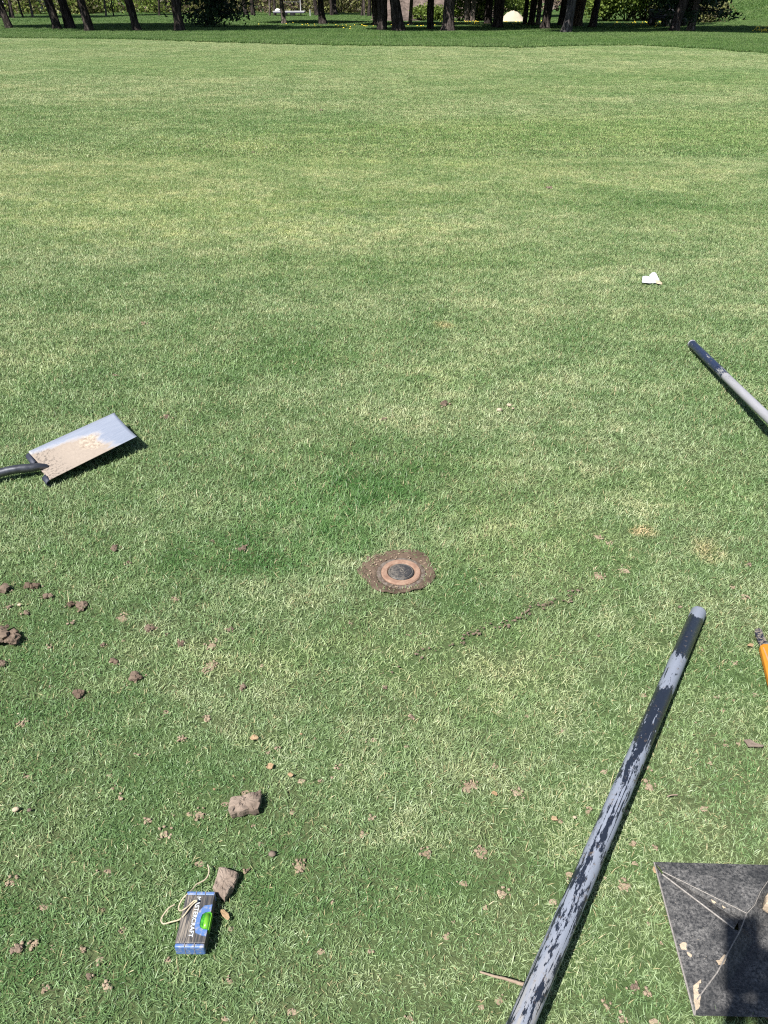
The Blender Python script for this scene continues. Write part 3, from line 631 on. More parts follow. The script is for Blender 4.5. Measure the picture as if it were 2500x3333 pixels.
# ---------------------------------------------------------------- utility cart
M_BLACKP = simple('black_plastic', (0.022, 0.022, 0.026), 0.5, var=0.3); M_GREYM = simple('grey_metal_panel', (0.16, 0.16, 0.20), 0.45, 0.3, 0.2)
M_TYRE = simple('tyre_rubber', (0.02, 0.02, 0.02), 0.85); M_WHITE = simple('white_paint', (0.55, 0.55, 0.54), 0.5, var=0.06); M_BLUE = simple('blue_cloth', (0.02, 0.05, 0.22), 0.8)
M_CREAM = simple('pale_siding', (0.70, 0.66, 0.62), 0.8, var=0.05, scale=3); M_ROOF = simple('grey_roof', (0.13, 0.12, 0.12), 0.85, scale=5); M_GLASS = simple('window_glass', (0.03, 0.04, 0.05), 0.12, var=0.2)
q = G(2168, 88); e = empty('utility_cart', q, 'dark utility cart with grey box and pale roof edge behind the black trunk', 'utility cart', rz=0.35)
mb = MB(); mb.box((0, 0, 0.45), (1.15, 2.3, 0.16), bev=0.03); mb.box((0, 1.0, 0.72), (1.05, 0.6, 0.42), bev=0.06); mb.build('body', M_BLACKP, e)
mb = MB(); mb.box((0, -0.85, 0.64), (1.25, 0.9, 0.05)); mb.box((0, -1.30, 0.85), (1.25, 0.04, 0.40), bev=0.01); mb.box((0.61, -0.85, 0.85), (0.04, 0.86, 0.38)); mb.box((-0.61, -0.85, 0.85), (0.04, 0.86, 0.38)); mb.box((0, -0.40, 0.90), (1.25, 0.04, 0.46)); mb.build('cargo_box', M_GREYM, e)
MB().box((-0.1, -1.325, 0.86), (0.16, 0.008, 0.08)).build('licence_plate', M_WHITE, e)
MB().box((0, 0.15, 1.88), (1.2, 1.35, 0.06), bev=0.02).build('roof', M_WHITE, e)
for sx in (-0.54, 0.54):
    for a, b in ((-0.35, -0.45), (0.75, 0.95)): MB().tube([(sx, b, 0.6), (sx, a, 1.86)], 0.025, 8).build('roof_post', M_BLACKP, e)
mb = MB(); mb.box((0, 0.05, 0.72), (1.0, 0.5, 0.16), bev=0.04); mb.box((0, -0.22, 0.98), (1.0, 0.12, 0.46), bev=0.04); mb.build('seat', M_BLACKP, e)
mb = MB(); mb.tube([(-0.25+0.17*math.cos(t), 0.5+0.06*math.sin(t), 1.02+0.16*math.sin(t)) for t in np.linspace(0, 2*math.pi, 17)], 0.014, 6, cap=False); mb.tube([(-0.25, 0.5, 1.02), (-0.25, 0.75, 0.8)], 0.02, 6); mb.build('steering_wheel', M_BLACKP, e)
for sx in (-0.52, 0.52):
    for sy in (-0.85, 0.85):
        w_ = empty('wheel', (sx, sy, 0.31), None, None); w_.parent = e; w_.rotation_euler = (0, math.pi/2, 0)
        MB().lathe([(0.16, -0.11), (0.28, -0.12), (0.31, -0.07), (0.31, 0.07), (0.28, 0.12), (0.16, 0.11), (0.16, -0.11)], 24).build('tyre', M_TYRE, w_, True)
        MB().lathe([(0.001, 0.06), (0.06, 0.07), (0.16, 0.09), (0.165, -0.09), (0.001, -0.06)], 20).build('rim', M_GREYM, w_)
q2 = q+Vector((-0.12, -0.55, 0.67)); mb = MB(); mb.box((0, 0, 0.21), (0.36, 0.30, 0.42), bev=0.06); mb.box((0, 0, 0.45), (0.28, 0.22, 0.08), bev=0.03)
o = mb.build('blue_bag', M_BLUE, None, loc=None); o.location = q2; o.rotation_euler = (0, 0, 0.35); tag(o, 'blue bundle sitting in the box of the utility cart', 'bag')

# white post with crossbar, small posts, trailer, houses
M_GREYP = simple('weathered_white_paint', (0.30, 0.30, 0.29), 0.7)
q = G(980, 53); e = empty('white_post', q, 'tall thin white post with a horizontal arm before the far woods', 'post')
MB().tube([(0, 0, -0.1), (0, 0, 2.5), (0, 0, 4.5)], [0.06, 0.05, 0.04], 10).build('pole', M_GREYP, e); MB().box((-0.95, 0, 1.22), (1.8, 0.02, 0.02)).build('arm', M_GREYP, e)
q = G(1010, 55); MB().tube([(0, 0, -0.1), (0, 0, 0.62)], 0.045, 8).build('marker_stake', M_WHITE, None); tag(bpy.data.objects['marker_stake'], 'short white stake on the meadow right of the tall white post', 'stake').location = q
q = G(1374, 58); mb = MB(); mb.tube([(0, 0, -0.1), (0, 0, 1.5)], 0.10, 8); mb.tube([(0.02, 0, 1.5), (0.02, 0, 1.9)], 0.06, 8); o = mb.build('white_bollard', M_WHITE, None); o.location = q; tag(o, 'white post in front of the brown bank left of the slim grey trunk', 'post')
q = G(943, 53.5); e = empty('flat_trailer', q, 'low white flat trailer at the edge of the woods behind the pale-footed trunk', 'trailer')
MB().box((0, 0, 0.44), (3.2, 1.6, 0.06), bev=0.015).build('deck', M_WHITE, e)
mb = MB(); mb.box((0, -0.79, 0.36), (3.1, 0.05, 0.12)); mb.box((0, 0.79, 0.36), (3.1, 0.05, 0.12)); mb.build('side_rail', M_GREYM, e)
for sx in (-0.4, 0.4):
    o = MB().lathe([(0.001, -0.09), (0.24, -0.09), (0.27, -0.05), (0.27, 0.05), (0.24, 0.09), (0.001, 0.09)], 18).build('wheel', M_TYRE, e, True); o.location = (sx, -0.7, 0.25); o.rotation_euler = (math.pi/2, 0, 0)
mb = MB(); mb.lump((0, 0, 0.04), 0.2, 5, 0.3, 1.5, 2, (1.6, 1, 0.7)); o = mb.build('white_tarp', M_WHITE, None, True); o.location = q+Vector((-1.15, 0, 0.50)); tag(o, 'crumpled white tarp heaped on the left end of the flat trailer', 'tarp')
def house(x, y, w_, d_, h_, label, mat, rz=0):
    e = empty('house', (x, y, H(x, min(y, 120))), label, 'house', rz=rz)
    MB().box((0, 0, h_/2), (w_, d_, h_)).build('wall', mat, e)
    rf = MB(); a = w_/2+0.4; b = d_/2+0.4
    rf.add([(-a, -b, h_), (a, -b, h_), (a, b, h_), (-a, b, h_), (-a, 0, h_+2.4), (a, 0, h_+2.4)], [(0, 1, 5, 4), (2, 3, 4, 5), (0, 4, 3), (1, 2, 5), (3, 2, 1, 0)]); rf.build('roof', M_ROOF, e)
    for i in range(int(w_/3)):
        wx = -w_/2+1.6+i*3; win = MB().box((wx, -d_/2-0.03, 1.55), (1.0, 0.06, 1.2)).build('window', M_WHITE, e)
        MB().box((wx, -d_/2-0.07, 1.55), (0.84, 0.03, 1.04)).build('pane', M_GLASS, win)
    MB().box((w_/2-0.8, -d_/2-0.03, 1.02), (0.95, 0.06, 2.04)).build('door', M_ROOF, e)
house(at(-20, 116), 116, 14, 8, 5, 'pale house seen between trunks at the far left corner', M_CREAM)
house(at(2470, 104), 112, 12, 8, 5.5, 'pinkish pale house showing above the grassy bank on the right', simple('pink_siding', (0.62, 0.50, 0.47), 0.8, var=0.06, scale=3))

# ---------------------------------------------------------------- things on the turf
# sprinkler head
cs = G(1305.5, 1866, 0.0); kk = 1/ppm(cs)
e = empty('sprinkler_head', cs, 'round irrigation head with orange ring and black cap set in bare soil', 'sprinkler head')
m = N('worn_orange_plastic'); o_ = m.obj(); a = m.noise(o_, 60, 5, 0.7); b = m.noise(o_, 260, 2, 0.6)
c = m.mix(m.rng(a, 0.35, 0.7), (0.19, 0.110, 0.078), (0.30, 0.205, 0.148)); c = m.mix(m.rng(b, 0.66, 0.72), c, (0.10, 0.06, 0.04)); M_OR = m.fin(c, 0.7, spec=0.3, bump=a, bs=0.3, bd=0.002)
m = N('dirty_grey_plastic'); o_ = m.obj(); a = m.noise(o_, 70, 5, 0.75); M_DG = m.fin(m.mix(m.rng(a, 0.38, 0.62), (0.075, 0.055, 0.042), (0.160, 0.138, 0.118)), 0.85, spec=0.2, bump=a, bs=0.5, bd=0.002)
m = N('scuffed_black_cap'); o_ = m.obj(); a = m.noise(o_, 90, 5, 0.75); g = m.math('ADD', a, m.math('MULTIPLY', m.n('ShaderNodeSeparateXYZ', {0: o_}).outputs[0], -3.0)); M_BC = m.fin(m.mix(m.rng(g, 0.45, 0.68), (0.030, 0.030, 0.032), (0.135, 0.120, 0.102)), 0.6, spec=0.4, bump=a, bs=0.3, bd=0.001)
R1, R2, R3 = 80*kk, 65*kk, 43*kk
MB().lathe([(R1*1.02, -0.02), (R1, 0.002), (R1-0.003, 0.004), (R2+0.004, 0.005), (R2+0.001, 0.003)], 56).build('outer_collar', M_DG, e, True)
rg = MB().lathe([(R2, -0.01), (R2, 0.005), (R2-0.003, 0.009), (R3+0.004, 0.009), (R3+0.001, 0.005), (R3, -0.01)], 56).build('orange_ring', M_OR, e)
cp_ = MB().lathe([(R3-0.001, -0.01), (R3-0.001, 0.007), (R3-0.004, 0.010), (R3*0.84, 0.010), (R3*0.82, 0.0085), (R3*0.78, 0.0085), (R3*0.76, 0.0105), (0.001, 0.0108)], 56).build('cap', M_BC, e)
M_MARK = simple('raised_pale_marking', (0.15, 0.135, 0.115), 0.7)
def ring_(mb, cx, cy, r, t, z, n=28, a0=0, a1=2*math.pi):
    mb.tube([(cx+r*math.cos(a), cy+r*math.sin(a), z) for a in np.linspace(a0, a1, n)], t, 5, cap=False)
mk_ = MB(); ring_(mk_, 0, 0, R3*0.86, 0.0006, 0.0102, 48); ring_(mk_, 0.003, -0.001, R3*0.13, 0.0007, 0.0112, 16); ring_(mk_, 0.008, 0.013, R3*0.14, 0.0006, 0.0112, 16, 2.2, 6.2)
mk_.tube([(0.0105, -0.011, 0.0112), (0.0175, 0.001, 0.0112)], 0.0008, 5); mk_.tube([(0.009, -0.0115, 0.0112), (0.0125, -0.0112, 0.0112)], 0.0007, 5)
mk_.tube([(-0.004, 0.003, 0.0112), (0.003, 0.009, 0.0112), (0.0085, 0.001, 0.0112), (0.003, -0.007, 0.0112), (-0.004, 0.003, 0.0112)], 0.0006, 5)
mk_.build('raised_marking', M_MARK, e)
# soil round it
cpx = sum((p.x for p in SPR))/len(SPR); cpy = sum((p.y for p in SPR))/len(SPR)
vv = []; out_ = []; 
for i in range(len(SPR)):
    for t in range(5): out_.append(SPR[i].lerp(SPR[(i+1) % len(SPR)], t/5))
n = len(out_); K = 16
for j in range(K+1):
    f = 1.06*(j/K)+0.02
    for p in out_:
        x = cpx+(p.x-cpx)*f; y_ = cpy+(p.y-cpy)*f; d = math.hypot(x-cs.x, y_-cs.y)
        z = 0.003+0.006*mn.fractal(Vector((x*55, y_*55, 1)), 0.8, 2.1, 4)*sm(R1*0.95, R1*1.25, d)+0.006*sm(0.75, 1.0, f)
        if d < R1*0.98: z = -0.012
        vv.append((x, y_, z))
ff = [(j*n+i, j*n+(i+1) % n, (j+1)*n+(i+1) % n, (j+1)*n+i) for j in range(K) for i in range(n)]+[tuple(range(n))]
tag(mk('soil_ring', vv, ff, M_SOILD, smooth=True), kind='structure')

# clods (each one a thing) and crumbs (stuff)
CL = {(157, 1946): 'brown clod right below the crumbled dark clump on the left', (29, 1980): 'small clod under the round lump at the left edge', (87, 2001): 'small rounded clod with a shadow, above the soil pile at left',
      (234, 2033): 'small dark clod just below the touching pair at left', (417, 1835): 'small dark clod right below the dark clod that lies above the scattered ones', (487, 2050): 'flat reddish clod level with the soil pile, left of two brown clods',
      (588, 2100): 'small brown clod midway between the soil pile and the sprinkler', (752, 2054): 'small clod below left of the sprinkler, first one in paler turf', (690, 1765): 'tiny clod in the dark green grass left of the sprinkler',
      (790, 2240): 'dark oval clod below left of the sprinkler in the lower turf', (1251, 2245): 'small oval clod straight below the sprinkler', (1339, 2339): 'small brown clod below right of the sprinkler, left of the scraped pipe',
      (808, 2836): 'small grey-brown clod right of the pale sod wedge', (2210, 1980): 'tiny reddish clod just left of the scraped pipe top end', (1248, 1368): 'tiny dark clod left of the reddish clod by the pebbles',
      (377, 1225): 'tiny pale clod above the shovel blade', (824, 499): 'tiny dark clod far out left of centre on the fairway', (287, 3185): 'crumbly clod low on the left, below the spirit level string',
      (17, 1924): 'round brown soil lump at the left edge of the photo', (106, 1912): 'crumbled dark soil clump right of the round lump', (231, 1975): 'left clod of the touching pair at left',
      (272, 1978): 'wide broken clod, right one of the touching pair at left', (371, 1792): 'dark clod alone above the scattered clods on the left', (441, 2213): 'two-lobed brown clod between the stacked clod and the flat tan patch',
      (258, 2262): 'stacked brown clod low on the left', (376, 2158): 'upright cracked clod above the stacked one on the left', (1446, 1320): 'reddish clod left of the pale pebbles', (542, 1364): 'small dark clod near the shovel blade tip',
      (1044, 361): 'tiny dark clod alone far out on the fairway', (1786, 615): 'dark flat clod far out right of centre', (6, 2168): 'dark crumbly clod cut by the left edge under the soil pile',
      (2061, 3216): 'brown clod between the scraped pipe and the black tray', (55, 3096): 'crumbly tan clod near the bottom left corner', (791, 1791): 'brown clod left of the sprinkler in dark green grass', (2438, 1843): 'small brown clod near the right edge above the scraped pipe'}
rr = random.Random(11)
for i, (px, py, r, k) in enumerate(SPOTS):
    if k != 'c': continue
    q = G(px, py); R = r/ppm(q); mb = MB(); nb = 1 if (px, py) == (17, 1924) else (3 if r < 12 else 7)
    for j in range(nb):
        a = rr.uniform(0, 6.28); d = R*rr.uniform(0.1, 0.72) if nb > 1 else 0
        s = R*rr.uniform(0.30, 0.52) if nb > 1 else R
        mb.lump((d*math.cos(a), d*math.sin(a)*0.9, 0.006+s*0.35), s, i*3+j, 0.5, 1.9, 2, (1, 1, 0.75))
    o = mb.build('soil_clod', M_SOILD if i % 4 == 1 else M_SOIL, None); o.location = q
    lab = CL.get((px, py)); tag(o, lab or 'small crumbly brown soil clod lying on the mown grass', 'soil clod', None if lab else 'small soil clods on the grass')
mb = MB()
for i, (bx, by, br, pr) in enumerate(BARE[:len(SPOTS)]):
    kd = SPOTS[i][3]
    nn = (12 if kd == 'p' else 6) if br > 0.012 else 5
    if kd == 'p':
        for j in range(5):
            a = rr.uniform(0, 6.28); d = br*rr.uniform(0.0, 0.55); q_ = br*rr.uniform(0.15, 0.55)
            mb.lump((bx+d*math.cos(a), by+d*math.sin(a)*0.8, 0.001), q_, i*5+j, 0.45, 1.4, 2, (1, 0.7+0.5*rr.random(), 0.0035/max(q_, 0.005)))
    for j in range(nn):
        a = rr.uniform(0, 6.28); d = br*math.sqrt(rr.random())*(0.95 if kd == 'p' else 1.5); s = rr.uniform(0.0012, 0.0042)*(1 if by < 2.5 else 1.5)
        mb.lump((bx+d*math.cos(a), by+d*math.sin(a), 0.005+s*0.4), s, i+j, 0.45, 1.5, 1)
for i, (bx, by, br, pr) in enumerate(BARE[len(SPOTS):]):
    mb.lump((bx, by, 0.000), br*0.55, i+0.5, 0.45, 1.4, 2, (1, 0.8, 0.003/max(br, 0.006)))
    for j in range(2):
        a = rr.uniform(0, 6.28); d = br*rr.random(); s = rr.uniform(0.001, 0.003)
        mb.lump((bx+d*math.cos(a), by+d*math.sin(a), 0.005), s, i+j, 0.45, 1.5, 1)
sm_ = MB()
for t in np.linspace(0, 1, 330):
    if rr.random() < 0.22+0.65*sm(0.2, 0.9, t)*(0.5+0.5*math.sin(t*57)):
        w_ = 0.012*math.sin(t*Lab*31)+0.008*math.sin(t*Lab*77); x = la.x+ab[0]*Lab*t-ab[1]*-w_*1+rr.gauss(0, .007); y_ = la.y+ab[1]*Lab*t-ab[0]*w_+rr.gauss(0, .007)
        sm_.lump((x, y_, 0.010), rr.uniform(0.0014, 0.0044), int(t*99), 0.5, 1.5, 1, (1.3, 1, 0.8))
tag(sm_.build('soil_seam', M_SOIL), kind='stuff')
for _ in range(90):
    a = rr.uniform(0, 6.28); d = rr.uniform(0.085, 0.125); s = rr.uniform(0.0012, 0.0035); x = cs.x-0.01+d*math.cos(a)*1.05; y_ = cs.y+d*math.sin(a)*0.8; mb.lump((x, y_, 0.007), s, a, 0.4, 1.5, 1)
tag(mb.build('soil_crumbs', M_SOILT), kind='stuff')
mb = MB()
for j in range(46):
    x = rr.uniform(-0.14, 1.0); px = -130+rr.uniform(0, 190); py = rr.uniform(2045, 2105); q = G(px, py); s = rr.uniform(0.007, 0.016); mb.lump((q.x, q.y, 0.006+s*0.6+rr.uniform(0, 0.012)), s, j, 0.5, 1.8, 2)
tag(mb.build('soil_pile', M_SOIL), 'pile of crumbled brown soil cut by the left edge of the photo', 'soil pile')

def slab(name, out, z0, z1, mat, label, cat, group=None, amp=0.004, seed=0, rough=1.0, tilt=(0, 0), sub=4, round_=0.85):
    """a lump grown from an outline of world points"""
    P = []
    for i in range(len(out)):
        for t in range(sub): P.append(out[i].lerp(out[(i+1) % len(out)], t/sub))
    c = sum(P, Vector())/len(P); n = len(P); rings = [(0.88, z0), (0.97, z0+(z1-z0)*0.25), (1.0, z0+(z1-z0)*0.65), (0.97, z0+(z1-z0)*0.92), (round_, z1), (round_*0.75, z1), (round_*0.5, z1), (round_*0.25, z1)]
    vv = []
    for f, z in rings:
        for p in P:
            q = c+(p-c)*f; nn = mn.fractal(Vector((q.x*60+seed, q.y*60, z*60)), 0.7, 2.2, 4)
            dz = tilt[0]*(q.x-c.x)+tilt[1]*(q.y-c.y)
            vv.append((q.x-c.x+amp*nn*0.8*rough, q.y-c.y+amp*0.8*mn.noise(Vector((q.y*80, q.x*80, seed)))*rough, z+dz+amp*nn*(1 if z > z0 else 0)))
    vv.append((0, 0, z1)); vv.append((0, 0, z0))
    m_ = len(rings); ff = [(j*n+i, j*n+(i+1) % n, (j+1)*n+(i+1) % n, (j+1)*n+i) for j in range(m_-1) for i in range(n)]
    ff += [((m_-1)*n+i, (m_-1)*n+(i+1) % n, m_*n) for i in range(n)]+[((i+1) % n, i, m_*n+1) for i in range(n)]
    o = mk(name, vv, ff, mat, smooth=False, loc=(c.x, c.y, 0)); return tag(o, label, cat, group)
def px_out(L, z, ox=0, oy=0, s=1.0): return [G(ox+x/s, oy+y/s, z) for x, y in L]
o = slab('sod_block', px_out([(855, 345), (1010, 310), (1190, 262), (1200, 320), (1165, 470), (1060, 475), (850, 530), (840, 440)], 0.022, 500, 2500, 3.4025), 0.004, 0.032, M_SOILG, 'dark-sided rectangular sod block lying alone above the string', 'sod block', amp=0.006, seed=1, sub=6)
o = slab('sod_block', px_out([(722, 1105), (800, 1105), (940, 1160), (925, 1215), (870, 1340), (785, 1452), (735, 1420), (655, 1330), (700, 1220)], 0.022, 500, 2500, 3.4025), 0.004, 0.028, mat_soil('pale_dry_sod', (0.16, 0.125, 0.10), (0.34, 0.27, 0.22), (0.48, 0.40, 0.335)), 'pale wedge of dry sod touching the top of the spirit level', 'sod block', amp=0.004, seed=8, sub=6)
slab('dead_leaf', px_out([(730, 1565), (780, 1565), (830, 1610), (845, 1660), (825, 1690), (760, 1640)], 0.014, 500, 2500, 3.4025), 0.012, 0.015, M_LEAFD, 'brown dead leaf lying right of the spirit level', 'leaf', amp=0.0015, seed=3)
slab('bark_chip', px_out([(1345, 1850), (1420, 1840), (1500, 1890), (1610, 1925), (1590, 1940), (1410, 1935)], 0.014, 2080, 1940, 3.95), 0.010, 0.016, M_SOILG, 'flat grey-brown bark chip near the right edge beyond the pipe', 'bark chip', amp=0.001, seed=4)
for i, (px, py, r, lab) in enumerate([(1657, 1325, 8, 'pale round pebble, right one by the reddish clod'), (1624, 1340, 9, 'pale flat pebble, left one by the reddish clod'), (1669, 1336, 4.5, 'tiny pale pebble touching the round pale one'), (55, 2643, 10, 'tan rounded stone near the left edge low down'), (99, 2646, 7, 'grey pebble right of the tan stone'), (887, 2788, 12, 'dark grey stone between sod blocks and flat soil patch'), (1869, 2669, 6, 'small cream pebble left of the scraped pipe'), (66, 1977, 6, 'cream pebble among the clods at left')]):
    q = G(px, py); R = r/ppm(q); mb = MB(); mb.lump((0, 0, 0.011), R, i*5, 0.25, 1.2, 2, (1.1, 0.9, 0.6)); o = mb.build('pebble', M_SOILG if 'grey' in lab else M_STONE, None, True); o.location = q; tag(o, lab, 'pebble')
LSL = ['tan leaf scrap highest of the three above the lone sod block', 'tan leaf scrap, middle one of the three above the lone sod block', 'tan leaf scrap, lowest right of the three above the lone sod block',
       'curled tan leaf scrap left of the middle of the scraped pipe', 'pale cream leaf scrap left of the curled one by the pipe', 'small leaf scrap near the right edge below the orange tool', 'tan leaf scrap touching the corner of the black tray',
       'tiny leaf scrap left of centre in the lower turf', 'tiny cream leaf scrap above the lone sod block on the left']
for i, (px, py, r) in enumerate([(830, 2411, 14), (881, 2504, 13), (947, 2531, 10), (1803, 2675, 13), (1610, 2592, 10), (2440, 2110, 9), (2130, 2845, 12), (980, 2400, 6), (700, 2580, 6)]):
    q = G(px, py); R = r/ppm(q); n = 9; rr2 = random.Random(i)
    out = [Vector((q.x+R*rr2.uniform(0.65, 1.15)*math.cos(a), q.y+R*rr2.uniform(0.6, 1.1)*math.sin(a), 0)) for a in np.linspace(0, 2*math.pi, n, endpoint=False)]
    slab('leaf_scrap', out, 0.012, 0.0145, M_LEAFD, LSL[i], 'leaf scrap', 'tan leaf scraps on the grass', amp=0.003, seed=i)
M_TWIG = simple('dry_twig', (0.25, 0.19, 0.14), 0.85, scale=120)
tw = catmull([G(1562, 3163, 0.016), G(1610, 3178, 0.017), G(1660, 3190, 0.018), G(1714, 3207, 0.016), G(1760, 3216, 0.014)], 6)
o = MB().tube(tw, list(np.linspace(0.0018, 0.0042, len(tw))), 8, jit=0.3).build('twig', M_TWIG, None); tag(o, 'dry pale twig pointing at the scraped pipe from the left', 'twig')
tw = catmull([G(2172, 2593, 0.015), G(2185, 2588, 0.017), G(2205, 2587, 0.016)], 4)
o = MB().tube(tw, 0.0014, 6).build('twig', M_TWIG, None); tag(o, 'short thin twig on the grass right of the scraped pipe', 'twig')

# scraped pipe
def mat_pipe(name, L, stops_dark, dark, pale, seed, tan=None):
    """object space: Z along the pipe; stops_dark = how much dark coating is left along the length"""
    m = N(name); o_ = m.obj(); z = m.n('ShaderNodeSeparateXYZ', {0: o_}).outputs[2]
    bias = m.ramp(m.math('DIVIDE', z, L), [(p, (v, v, v)) for p, v in stops_dark])
    a = m.noise(m.vmap(o_, (1, 1, 0.22), (seed, 0, 0)), 58, 8, 0.72); b = m.noise(m.vmap(o_, (1, 1, 0.5), (0, seed, 0)), 160, 3, 0.6)
    f = m.math('ADD', m.math('ADD', a, m.math('MULTIPLY', m.math('SUBTRACT', b, 0.5), 0.22)), bias)
    s_ = m.noise(m.vmap(o_, (1, 1, 0.02), (seed*2, 0, 0)), 210, 2, 0.5); f = m.math('ADD', f, m.rng(s_, 0.60, 0.78, 0, 0.20)); f = m.math('SUBTRACT', f, m.rng(s_, 0.36, 0.24, 0, 0.14))
    f = m.rng(f, 0.985, 1.015)
    fine = m.noise(m.vmap(o_, (1, 1, 0.1)), 90, 4, 0.6); pc = m.mix(fine, tuple(q*0.82 for q in pale), pale)
    if tan: pc = m.mix(m.rng(z, L*tan[0], L*tan[1]), pc, m.mix(m.rng(fine, 0.4, 0.6), pc, tan[2]))
    c = m.mix(f, pc, m.mix(b, dark, tuple(q*1.7 for q in dark))); gr = m.noise(o_, 75, 5, 0.7); c = m.mix(m.rng(gr, 0.60, 0.70, 0, 0.75), c, (0.15, 0.115, 0.085))
    return m.fin(c, m.mix(f, (0.55,)*3, (0.34,)*3), 0.0, 0.5, m.math('ADD', f, m.math('MULTIPLY', b, 0.3)), 0.35, 0.0012)
def pipe_obj(name, A, B, r, mat, parent, n=36, close=True, r2=None):
    L = (B-A).length; r2 = r2 or r; o = MB().lathe([(0.001, 0.0005), (r*0.80, 0.0005), (r*0.94, 0.0018), (r, 0.006), (r+(r2-r)*0.5, L/2), (r2, L)], n).build(name, mat, parent, True)
    o.location = A; o.rotation_euler = (B-A).to_track_quat('Z', 'X').to_euler(); return o
A = G(2275, 1991, 0.031); Bm = G(1722, 3272, 0.085); B = A+(Bm-A)*1.35; L = (B-A).length
mp = mat_pipe('scraped_pipe_paint', L, [(0.0, 0.27), (0.022, 0.33), (0.036, 0.66), (0.125, 0.64), (0.150, 0.41), (0.21, 0.41), (0.245, 0.62), (0.33, 0.60), (0.37, 0.480), (0.50, 0.455), (0.60, 0.485), (0.75, 0.460), (1.0, 0.44)], (0.010, 0.013, 0.021), (0.215, 0.240, 0.295), 3.3, (0.66, 0.80, (0.29, 0.27, 0.24)))
e = empty('scraped_pipe', A, 'grey pipe with scraped black coating lying from right of centre to the bottom edge', 'pipe')
o = pipe_obj('tube', Vector((0, 0, 0)), B-A, 0.0228, mp, e)
# handle in the upper right
A = G(2252, 1119, 0.032); Bm = G(2500, 1360, 0.095); u = (Bm-A); B = A+u*1.45; L = (B-A).length
e = empty('tool_handle', A, 'tool handle with navy end and grey shaft raised over grass at the right edge', 'tool handle')
M_NAVY = mat_pipe('navy_grip', 0.6, [(0, 0.64), (0.70, 0.62), (0.80, 0.46), (0.90, 0.60), (1, 0.52)], (0.012, 0.018, 0.040), (0.22, 0.225, 0.23), 1.2)
m = N('chalky_grey_shaft'); o_ = m.obj(); a = m.noise(m.vmap(o_, (1, 1, 0.2)), 60, 5, 0.7); b = m.noise(o_, 130, 3, 0.6)
M_SHAFT = m.fin(m.mix(m.rng(b, 0.68, 0.72), m.mix(a, (0.20, 0.20, 0.21), (0.34, 0.34, 0.37)), (0.03, 0.03, 0.035)), 0.5, bump=a, bs=0.2, bd=0.001)
un = u.normalized(); gl = u.length*0.50
pipe_obj('grip', Vector((0, 0, 0)), un*gl, 0.0215, M_NAVY, e); pipe_obj('shaft', un*(gl-0.012), B-A, 0.0200, M_SHAFT, e)
pipe_obj('collar', un*(gl*0.80), un*(gl*0.80+0.012), 0.0228, M_NAVY, e)
MB().lathe([(0.0185, -0.0022), (0.0228, 0.0), (0.0228, 0.006), (0.021, 0.008)], 30).build('end_ring', M_SHAFT, e, True).rotation_euler = un.to_track_quat('Z', 'X').to_euler()

# shovel
ox, oy, s_ = 0, 1300, 3.19
TU = G(1190/s_, oy+145/s_, 0.085); TR_ = G(1420/s_, oy+382/s_, 0.075); SU = G(300/s_, oy+548/s_, 0.050); SL = G(517/s_, oy+832/s_, 0.034)
m = N('muddy_steel'); uv = m.attr('uvw', 'Vector'); sep = m.n('ShaderNodeSeparateXYZ', {0: uv}); U, Vv = sep.outputs[0], sep.outputs[1]   # U 0 heel .. 1 tip, V 0 upper .. 1 lower
g1 = m.noise(uv, 3.2, 5, 0.65); g2 = m.noise(m.vmap(uv, (2.2, 1, 1)), 14, 5, 0.7); g3 = m.noise(uv, 55, 3, 0.6)
steel = m.mix(m.noise(m.vmap(uv, (1, 6, 1), rot=(0, 0, 0.5)), 5, 5, 0.7), (0.27, 0.31, 0.40), (0.50, 0.54, 0.62))
top = m.math('ADD', m.math('MULTIPLY', U, 0.30), -0.02)           # upper border of the mud
inmud = m.math('MULTIPLY', m.rng(m.math('ADD', U, m.math('MULTIPLY', m.math('SUBTRACT', g1, 0.5), 0.42)), 0.78, 0.66), m.rng(m.math('ADD', Vv, m.math('MULTIPLY', m.math('SUBTRACT', g1, 0.5), 0.30)), m.math('ADD', top, -0.02), m.math('ADD', top, 0.09)))
film = m.mix(g2, (0.21, 0.172, 0.140), (0.35, 0.297, 0.245))
d1 = m.math('SUBTRACT', U, 0.62); d2 = m.math('SUBTRACT', Vv, 0.45)
clump = m.rng(m.math('ADD', m.math('ADD', m.math('MULTIPLY', m.math('MULTIPLY', d1, d1), 9), m.math('MULTIPLY', m.math('MULTIPLY', d2, d2), 3)), m.math('MULTIPLY', m.math('SUBTRACT', g1, 0.5), 0.9)), 0.22, 0.12)
mud = m.mix(m.rng(g2, 0.38, 0.62), (0.22, 0.172, 0.133), (0.40, 0.345, 0.275))
c = m.mix(clump, film, mud); dk = m.math('MULTIPLY', m.rng(m.math('ADD', U, m.math('MULTIPLY', g1, 0.2)), 0.42, 0.2), m.rng(g2, 0.48, 0.62)); c = m.mix(dk, c, (0.09, 0.075, 0.064))
c = m.mix(m.math('MULTIPLY', m.rng(g3, 0.70, 0.74), m.rng(g1, 0.45, 0.6)), c, (0.10, 0.06, 0.04))
c = m.mix(inmud, steel, c)
M_BLADE = m.fin(c, m.mix(inmud, (0.42,)*3, (0.9,)*3), m.math('MULTIPLY', m.math('SUBTRACT', 1.0, inmud), 0.55), 0.5, m.math('ADD', m.math('MULTIPLY', inmud, 0.5), m.math('MULTIPLY', g2, m.math('ADD', inmud, 0.05))), 0.5, 0.003)
M_ROLL = simple('rolled_dark_edge', (0.03, 0.035, 0.055), 0.65, 0.2, 0.3, 40)
M_STEELD = simple('dark_tool_steel', (0.10, 0.105, 0.12), 0.38, 0.8, 0.3, 40)
